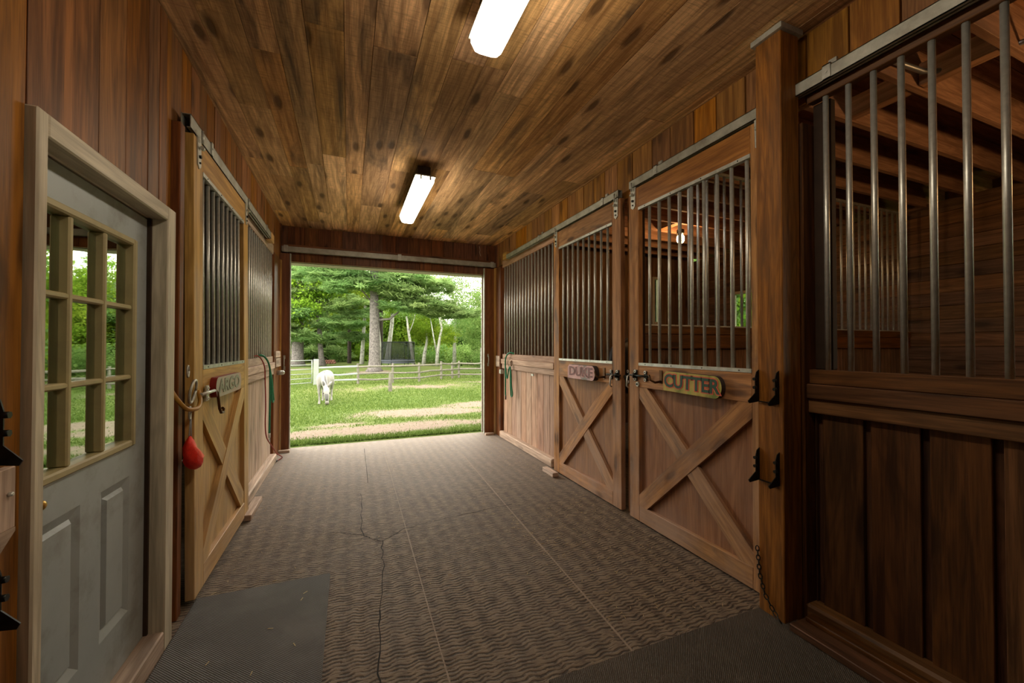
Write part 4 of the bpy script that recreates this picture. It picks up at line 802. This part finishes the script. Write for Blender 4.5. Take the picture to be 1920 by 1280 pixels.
tree('pine_tree', 'massive grey trunked pine standing behind the fence in the middle of the doorway', 1.51, 27, [(0, 0, -.02, .60), (0, 0, .2, .40), (0, 0, .7, .34), (0, 0, 3, .30), (-.02, 0, 6, .26), (0, 0, 12, .18)], 'bark',
     [('P', .4, 0, 5.6, 2.2), ('P', 1.9, -.6, 5.0, 1.9), ('P', 3.2, -.8, 4.3, 1.8), ('P', 4.4, -1, 3.9, 1.5), ('P', 5.6, -1, 3.8, 1.3), ('P', -1.4, -.5, 5.4, 1.7), ('P', -2.6, 0, 6.1, 1.9), ('P', 2.5, 0, 6.3, 2.3), ('P', 0, 0, 7.2, 2.6), ('P', -2.2, -.5, 7.5, 2.3), ('P', 3.6, -.5, 5.6, 1.4), ('P', 1.2, -1, 4.1, 1.0)],
     branches=[([(0, 0, 3.2), (.9, -.3, 3.3), (1.6, -.4, 3.9), (2.6, -.6, 4.5)], .09), ([(-.2, 0, 4.4), (-.9, -.2, 5.2), (-1.3, -.3, 6.0)], .06), ([(.2, 0, 4.4), (.7, -.3, 4.9), (1.6, -.4, 5.1)], .05), ([(.2, 0, 5.6), (1.1, -.4, 6.3)], .06)], n=16)
tree('pine_tree', 'straight grey pine trunk behind the white gate post', -1.84, 34, [(0, 0, 0, .30), (-.1, 0, .6, .20), (-.2, 0, 2.2, .17), (-.35, 0, 4.5, .15), (-.5, 0, 9, .12)], 'bark',
     [('P', -1.6, -1, 2.3, 1.6), ('P', 1.3, -1, 3.3, 1.7), ('P', -1.7, -.6, 4.0, 1.8), ('P', 1.6, -.5, 4.9, 1.9), ('P', -1.4, 0, 5.8, 2.0), ('P', 1.2, -.8, 6.8, 2.2), ('P', -1.0, 0, 7.6, 2.2), ('P', -3.0, -1, 3.2, 1.6), ('P', 2.6, 0, 4.2, 1.5), ('P', 2.4, 1, 2.4, 1.3)])
tree('slender_tree', 'thin dark trunk left of the white birch beside the big pine', .05, 38, [(0, 0, 0, .17), (0, 0, 4, .14), (-.05, 0, 9, .07)], 'barkd', [('P', -1.2, 0, 3.9, 1.7), ('P', 1.2, .5, 5.2, 1.7), ('P', -1, 0, 6.4, 1.9), ('P', .8, 0, 7.6, 1.6)])
tree('birch_tree', 'white birch trunk just left of the big pine', 1.0, 36, [(0, 0, 0, .19), (.08, 0, 1.5, .15), (.24, 0, 4.2, .12), (.3, 0, 8, .08)], 'birch', [('A', -.3, 0, 5.6, 1.3), ('A', 1.0, 1, 6.9, 1.5)])
tree('birch_tree', 'white birch half hidden behind the right side of the big pine', 2.52, 36, [(0, 0, 0, .17), (-.1, 0, 1.6, .15), (-.3, 0, 4, .10), (-.3, 0, 7, .07)], 'birch', [('A', 0, 0, 6.3, 1.3)])
tree('slender_tree', 'dark trunk seen just right of the big pine', 2.66, 38.5, [(0, 0, 0, .25), (0, 0, 4, .22), (0, 0, 9, .12)], 'barkd', [('B', .5, 0, 7, 1.8), ('P', -.5, 0, 5.5, 1.4)])
tree('birch_tree', 'leaning white birch behind the left side of the trampoline', 3.43, 40, [(0, 0, 0, .24), (.1, 0, 1.2, .20), (.36, 0, 3.6, .19), (.5, 0, 5.6, .13), (.6, 0, 9, .08)], 'birch', [('A', .9, 0, 6.7, 1.5), ('B', -.6, 0, 7.3, 1.5)])
tree('birch_tree', 'very thin pale sapling leaning behind the trampoline', 2.95, 37, [(0, 0, 0, .08), (.2, 0, 1.5, .07), (.45, 0, 3.4, .05), (.6, 0, 4.5, .03)], 'birch', [('A', .6, 0, 4.9, .7)])
tree('birch_tree', 'leaning pale birch rising behind the right side of the trampoline', 4.99, 34, [(0, 0, 0, .16), (-.22, 0, 1.4, .12), (-.45, 0, 2.8, .10), (-.6, 0, 4, .06)], 'birch', [('S', -.4, 0, 4.4, 1.1), ('S', .2, 0, 5.4, 1.2)], branches=[([(-.42, 0, 2.6), (-.1, 0, 3.4), (.1, 0, 4.2)], .05)])
tree('birch_tree', 'short grey birch stem between the trampoline and the forked birch', 6.11, 36, [(0, 0, 0, .20), (.1, 0, 1, .16), (.3, 0, 2.0, .11), (.3, 0, 5, .07)], 'birch', [('A', .3, .5, 3.3, 1.3), ('A', -.6, .3, 2.9, .9), ('A', 1.1, .5, 2.3, .9)])
tree('birch_tree', 'forked white birch right of the trampoline', 6.89, 34, [(0, 0, 0, .18), (.05, 0, 1.1, .14), (.25, 0, 2.4, .11), (.42, 0, 3.2, .09), (.1, 0, 4.5, .06)], 'birch', [('A', -.2, .5, 4.9, 1.1), ('A', 1.0, .5, 2.7, 1.0), ('A', -1.0, .8, 3.7, 1.0)], branches=[([(.02, 0, 1.0), (-.25, 0, 2.3), (-.60, 0, 4.3)], .09), ([(.42, 0, 3.1), (.35, 0, 4.4)], .06)])
tree('birch_tree', 'grey birch behind the fence corner at the right', 8.9, 36, [(0, 0, 0, .20), (0, 0, 2, .15), (.1, 0, 5, .10)], 'birch', [('S', 0, 0, 5.5, 1.8), ('B', .9, 0, 3.6, 1.2), ('S', -.8, -1, 6.9, 1.7), ('S', -2.4, 0, 6.2, 1.9), ('S', -1.6, 0, 4.4, 1.5), ('S', .6, 0, 7.2, 1.8), ('S', -3.4, 0, 7.4, 1.7), ('S', -2.9, .5, 4.9, 1.3)])
tree('birch_tree', 'pale slender trunk at the right edge of the doorway', 9.57, 30, [(0, 0, 0, .14), (0, 0, 3, .11), (0, 0, 7, .07)], 'birch', [('B', -.9, .5, 3.4, 1.3), ('B', -.3, 0, 2.4, 1.0), ('S', -1.2, 0, 5.8, 1.7), ('S', .2, 0, 4.6, 1.5), ('S', -2.2, 0, 4.2, 1.3), ('S', -2.6, 0, 6.4, 1.5)])
tree('broad_tree', 'wide grey trunk at the left edge of the doorway', -3.54, 34, [(0, 0, 0, .62), (0, 0, .5, .42), (0, 0, 3, .38), (0, 0, 8, .25)], 'bark', [('A', 0, -1, 4.5, 1.8), ('A', 1.2, 0, 6.3, 2.0), ('A', -1, 0, 6, 2)], branches=[([(0, 0, 3.5), (-.2, -.5, 5.0), (.4, -1, 7.2)], .2)])
# woodland behind, every tree with its own trunk and crown
kinds = [('broad_tree', 'leafy green tree of the woodland behind the paddock', 'A', 'bark'), ('broad_tree', 'darker green leafy tree of the woodland behind the paddock', 'B', 'barkd'), ('pine_tree', 'layered pine of the woodland behind the paddock', 'P', 'barkd')]
spots = []
for (y_, x0, x1, st) in ((46, -16, 28, 3.3), (56, -20, 36, 3.8), (70, -24, 44, 4.6)):
    x_ = x0
    while x_ < x1: spots.append((x_+random.uniform(-.9, .9), y_+random.uniform(-3, 3))); x_ += st
for i, (x_, y_) in enumerate(spots):
    k = random.choice([0, 0, 1, 1, 2, 2]); nm, lb, fk, bk = kinds[k]; H = random.uniform(8, 11)
    if .085 < x_/y_ < .115 or .17 < x_/y_ < .30: H *= .62 if y_ > 50 else .55
    f_ = []
    nlev = 7 if fk == 'P' else 6
    for q in range(nlev):
        zz = .9+(H-.9)*(q+.3)/nlev; rr = (2.5-.9*q/nlev)*(H/9)**.5; f_.append((fk, random.uniform(-1, 1), random.uniform(-1, 1), zz, rr))
        if q < 4 and fk != 'P': f_.append((random.choice('AB'), random.uniform(-2, 2), random.uniform(-1, 1), zz+.4, rr*.7))
    tree(nm, lb, x_, y_, [(0, 0, 0, .2), (0, 0, H*.5, .15), (0, 0, H, .06)], bk, f_, group='woodland: '+lb, n=6)
for (x_, y_) in ((14, 12), (17, 15), (20, 18), (16, 19), (23, 22), (13, 8), (14, -2), (15, 3), (-12, 6), (-13, 10), (-11, 1), (19, 25), (22, 30), (17, 33)):
    k = random.choice([0, 1]); nm, lb, fk, bk = kinds[k]
    tree(nm, 'leafy tree beside the barn seen through a stall window', x_, y_, [(0, 0, 0, .2), (0, 0, 4, .15), (0, 0, 8, .06)], 'birch', [(fk, random.uniform(-1, 1), random.uniform(-1, 1), 1.5+q*1.2, 2.2) for q in range(6)], group='trees beside the barn', n=6)
for (x_, y_) in ((12.5, 21), (14.5, 24), (18, 27), (21.5, 31), (16, 28), (26, 34), (23, 27), (30, 40), (34, 44)):
    tree('broad_tree', 'tall leafy tree mirrored in the glass of the grey door', x_, y_, [(0, 0, 0, .22), (0, 0, 5, .17), (0, 0, 11, .06)], 'birch', [(random.choice('AB'), random.uniform(-1, 1), random.uniform(-1, 1), 1.3+q*1.35, 2.6-.12*q) for q in range(9)], group='trees mirrored in the door glass', n=6)
for (x_, y_, r_) in ((-6, 42, 1.3), (-3.2, 43, 1.1), (-.9, 42, 1.0), (1.6, 43, 1.2), (4.6, 43, 1.2), (6.6, 41, 1.1), (8.4, 42, 1.4), (10.6, 40, 1.5), (12.4, 38, 1.4), (-2.4, 44, 1.4), (3.2, 45, 1.5), (5.6, 45, 1.3), (9.6, 44, 1.6), (11.5, 34, 1.2), (14, 36, 1.5), (-8, 44, 1.5), (17, 38, 1.6), (20, 40, 1.6), (0.2, 46, 1.4)):
    t = thing('bush', 'leafy bush at the edge of the woodland behind the paddock', 'bush', (x_, y_, float(gz(x_, y_))), 'bushes at the woodland edge')
    b = MB(); b.tube([(x_, y_, float(gz(x_, y_))-.05), (x_+.1, y_, float(gz(x_, y_))+.9)], [.06, .03], 6); b.build('stem', 'barkd', t)
    foliage(t, random.choice('AAB'), 0, 0, r_*.75, r_)
# ------------------------------------------------------------------ fence, gate, trampoline, log pile
def fpost(t, x, y, h, wd=.11, mat='fence', nm='post'):
    z = float(gz(x, y)); b = MB(); b.tube([(x, y, z-.1), (x+random.uniform(-.01, .01), y, z+h*.5), (x+random.uniform(-.02, .02), y, z+h)], [wd*.62, wd*.6, wd*.52], 7, smooth=False); b.build(nm, mat, t)
t = thing('rail_fence', 'grey split rail fence crossing the paddock', 'fence', (3, 21.3, -.4))
FP = [(-1.36, 21.5), (.415, 20.9), (2.05, 21.1), (3.4, 21.3), (4.74, 22.2), (5.49, 22.7), (5.93, 22.95), (7.6, 22.2), (9.6, 21.4), (12, 21)]
for i, (x_, y_) in enumerate(FP[1:]): fpost(t, x_, y_, .98 if i != 4 else .9)
for (p, q) in zip(FP[:-1], FP[1:]):
    for zz, sag in ((.83, .0), (.50, -.06), (.20, .0)):
        za, zb_ = float(gz(*p))+zz, float(gz(*q))+zz; b = MB(); m_ = ((p[0]+q[0])/2, (p[1]+q[1])/2-.03, (za+zb_)/2+(sag if p[0] < 0 else random.uniform(-.03, .02)))
        b.tube([(p[0], p[1]-.03, za+random.uniform(-.03, .03)), m_, (q[0], q[1]-.03, zb_+random.uniform(-.03, .03))], [.05, .045, .05], 6, smooth=False); b.build('rail', 'gate' if p[0] < 0 else 'fence', t)
t = thing('stub_post', 'short weathered post standing in front of the rail fence', 'post', (1.56, 17.0, -.4)); fpost(t, 1.56, 17.0, .76, .13); 
t = thing('gate_post', 'broad white post between the metal gate and the rail fence', 'post', (-1.45, 21.5, -.4)); z_ = float(gz(-1.45, 21.5)); b = MB(); b.box(-1.56, -1.33, 21.4, 21.6, z_-.05, z_+1.22); b.build('post_body', 'gate', t, .01)
t = thing('metal_gate', 'white tubular metal gate left of the grazing donkey', 'gate', (-2.6, 20.7, -.4)); b = MB()
for x_, y_ in ((-1.62, 21.4), (-3.9, 19.9)): b = MB(); b.tube([(x_, y_, -.34), (x_, y_, .78)], .022, 8); b.build('upright', 'gate', t)
for k in range(6): zz = -.30+k*.212; b = MB(); b.tube([(-1.62, 21.4, zz), (-3.9, 19.9, zz)], .02, 8); b.build('gate_rail', 'gate', t)
t = thing('trampoline', 'round trampoline with a dark safety net beyond the fence', 'trampoline', (3.4, 31, float(gz(3.4, 31)))); z_ = float(gz(3.4, 31)); R_ = 1.18
ring = [(3.4+R_*math.cos(a), 31+R_*math.sin(a)) for a in np.linspace(0, 2*PI, 25)[:-1]]
b = MB(); b.tube([(x_, y_, z_+.42) for x_, y_ in ring+ring[:1]], .05, 6); b.build('frame_ring', 'tramp', t)
b = MB(); b.face([(x_, y_, z_+.44) for x_, y_ in ring]); b.build('jumping_mat', 'black', t)
b = MB()
for (p, q) in zip(ring, ring[1:]+ring[:1]): b.face([(p[0], p[1], z_+.25), (q[0], q[1], z_+.25), (q[0], q[1], z_+.50), (p[0], p[1], z_+.50)])
b.build('skirt', 'tramp', t)
b = MB()
for (p, q) in zip(ring, ring[1:]+ring[:1]): b.face([(p[0], p[1], z_+.50), (q[0], q[1], z_+.50), (q[0], q[1], z_+1.80), (p[0], p[1], z_+1.80)])
b.build('safety_net', 'net', t)
for k in range(0, 24, 4):
    x_, y_ = ring[k]; b = MB(); b.tube([(x_, y_, z_+.02), (x_, y_, z_+.42)], .025, 6); b.build('leg', 'black', t); b = MB(); b.tube([(x_, y_, z_+.45), (x_, y_, z_+1.82)], .02, 6); b.build('net_pole', 'black', t)
b = MB(); b.tube([(x_, y_, z_+1.8) for x_, y_ in ring+ring[:1]], .02, 6); b.build('net_rim', 'black', t)
zb0 = float(gz(-1.2, 37)); lg = None
for k in range(9):
    x_ = -1.9+.19*(k % 5)+(.1 if k > 4 else 0); zz = zb0+.09+(.15 if k > 4 else 0); b = MB(); b.tube([(x_, 36.7, zz), (x_+.1, 37.4, zz)], .085, 8, tone=.5)
    one(b, 'log', plain('reddish_log', (.28, .13, .10), .9) if lg is None else lg, 'reddish cut log in the small pile under the trees at the left', 'log', 'logs in the small pile')
    lg = bpy.data.materials['reddish_log']
# ------------------------------------------------------------------ animals
def loft(b, rings, n=16):
    """closed tube through (x, y, z, half width, half depth); width along x, depth across the path in the y-z plane"""
    P = [Vector(q[:3]) for q in rings]; k = len(P); b0 = len(b.v)
    for i, p in enumerate(P):
        d = (P[min(i+1, k-1)]-P[max(i-1, 0)]).normalized(); X = Vector((1, 0, 0)); X = (X-d*X.dot(d)).normalized(); Y = d.cross(X)
        for j in range(n): a = 2*PI*j/n; b.v.append(tuple(p+X*math.cos(a)*rings[i][3]+Y*math.sin(a)*rings[i][4]))
    for i in range(k-1):
        for j in range(n): j2 = (j+1) % n; b.f.append([b0+i*n+j, b0+i*n+j2, b0+(i+1)*n+j2, b0+(i+1)*n+j]); b.uv.append([(0, 0)]*4); b.t.append(.5); b.mi.append(0); b.sm.append(True)
    for base, rev in ((b0, True), (b0+(k-1)*n, False)):
        ix = [base+j for j in range(n)]; b.f.append(ix[::-1] if rev else ix); b.uv.append([(0, 0)]*n); b.t.append(.5); b.mi.append(0); b.sm.append(True)
def quad(parent, K, mat):
    """four legged grazing animal facing -y in its own frame, one continuous surface"""
    b = MB(); S = lambda L: [tuple(c*K for c in q) for q in L]
    loft(b, S([(0, .70, .80, .05, .06), (0, .66, .82, .15, .17), (0, .54, .84, .215, .23), (0, .36, .82, .245, .26), (0, .12, .78, .27, .29), (0, -.12, .78, .265, .29), (0, -.30, .81, .225, .27), (0, -.44, .82, .17, .22), (0, -.52, .82, .09, .13)]))
    loft(b, S([(0, -.30, .92, .10, .16), (.01, -.44, .86, .125, .20), (.05, -.60, .74, .095, .155), (.10, -.74, .60, .08, .125), (.13, -.83, .50, .08, .11), (.14, -.86, .46, .04, .05)]))
    loft(b, S([(.125, -.78, .585, .04, .04), (.13, -.81, .555, .088, .085), (.145, -.87, .46, .098, .10), (.16, -.925, .35, .088, .092), (.17, -.965, .24, .066, .070), (.175, -.985, .15, .058, .058), (.178, -.995, .08, .060, .052), (.178, -1.0, .055, .03, .03)]))
    for sx in (-1, 1):
        loft(b, S([(sx*.12, -.34, .80, .08, .12), (sx*.135, -.36, .62, .075, .10), (sx*.135, -.37, .48, .05, .06), (sx*.13, -.375, .37, .047, .052), (sx*.13, -.37, .30, .034, .038), (sx*.128, -.365, .14, .030, .033), (sx*.128, -.37, .09, .038, .042), (sx*.128, -.385, .045, .036, .040), (sx*.128, -.395, .0, .050, .058)]), 12)
        loft(b, S([(sx*.12, .48, .82, .10, .17), (sx*.145, .50, .64, .10, .145), (sx*.145, .53, .52, .065, .09), (sx*.14, .59, .40, .045, .056), (sx*.14, .57, .30, .034, .040), (sx*.138, .55, .14, .032, .035), (sx*.138, .54, .09, .038, .042), (sx*.138, .52, .045, .036, .040), (sx*.138, .51, .0, .050, .058)]), 12)
    o = b.build('body', mat, None); o.parent = parent
    md = o.modifiers.new('join', 'REMESH'); md.mode = 'VOXEL'; md.voxel_size = .017*K; md.use_smooth_shade = True
    sm = o.modifiers.new('soften', 'SMOOTH'); sm.iterations = 5; sm.factor = .5
    return o
def ear(parent, base, tip, wd, mat, nm='ear'):
    b = MB(); base = Vector(base); tip = Vector(tip); m_ = base.lerp(tip, .45); b.tube([base, base.lerp(tip, .2), m_, base.lerp(tip, .8), tip], [wd*.5, wd*.85, wd, wd*.6, wd*.08], 8); q = b.build(nm, mat, None); q.parent = parent; return q
t = thing('donkey', 'white donkey grazing with its head down in the paddock', 'donkey', (-.70, 14.35, float(gz(-.7, 14.2))-.01)); K = .96
quad(t, K, 'donkey')
ear(t, (.085*K, -.79*K, .60*K), (.03*K, -.84*K, .80*K), .040, 'muzz'); ear(t, (.175*K, -.79*K, .60*K), (.30*K, -.82*K, .78*K), .042, 'donkey')
for sx in (-1, 1): b = MB(); b.ball(((.155+sx*.088)*K, -.93*K, .42*K), .020, 10, 6); q = b.build('eye', 'eye', None); q.parent = t
b = MB(); loft(b, [tuple(c*K for c in q) for q in [(.172, -1.0, .17, .030, .02), (.178, -1.02, .11, .055, .035), (.178, -1.02, .07, .045, .03)]], 12); q = b.build('muzzle', 'hoof', None); q.parent = t
b = MB(); loft(b, [tuple(c*K for c in q) for q in [(.15, -.945, .46, .03, .02), (.155, -.985, .38, .055, .025), (.168, -1.01, .26, .05, .022), (.174, -1.02, .19, .04, .018)]], 12); q = b.build('face_patch', 'muzz', None); q.parent = t
b = MB(); b.tube([(0, .68*K, .92*K), (0, .75*K, .8*K), (0, .77*K, .5*K), (0, .76*K, .35*K)], [.03, .025, .02, .035], 8); q = b.build('tail', 'donkey', None); q.parent = t
b = MB(); b.tube([(0.0, -.28*K, 1.07*K), (.02, -.48*K, 1.03*K), (.08, -.70*K, .83*K), (.13, -.80*K, .66*K)], [.012, .028, .028, .02], 8); q = b.build('mane', 'muzz', None); q.parent = t
t.rotation_euler = (0, 0, math.radians(-4))
t = thing('horse', 'black horse partly visible behind the bars of the far right stall door', 'horse', (3.95, 4.55, 0)); K = 1.42
hb = quad(t, K, 'hair'); ear(t, (.09*K, -.79*K, .60*K+.02), (.06*K, -.80*K, .75*K), .035, 'hair'); ear(t, (.17*K, -.79*K, .60*K+.02), (.22*K, -.80*K, .75*K), .035, 'hair')
b = MB(); b.tube([(0, -.35*K, 1.07*K), (.04*K, -.58*K, .99*K), (.10*K, -.77*K, .78*K)], [.03, .05, .04], 8); q = b.build('mane', 'hair', None); q.parent = t
b = MB(); b.tube([(0, .66*K, .92*K), (0, .78*K, .7*K), (0, .80*K, .3*K)], [.04, .06, .05], 8); q = b.build('tail', 'hair', None); q.parent = t
t.rotation_euler = (0, 0, math.radians(-75))
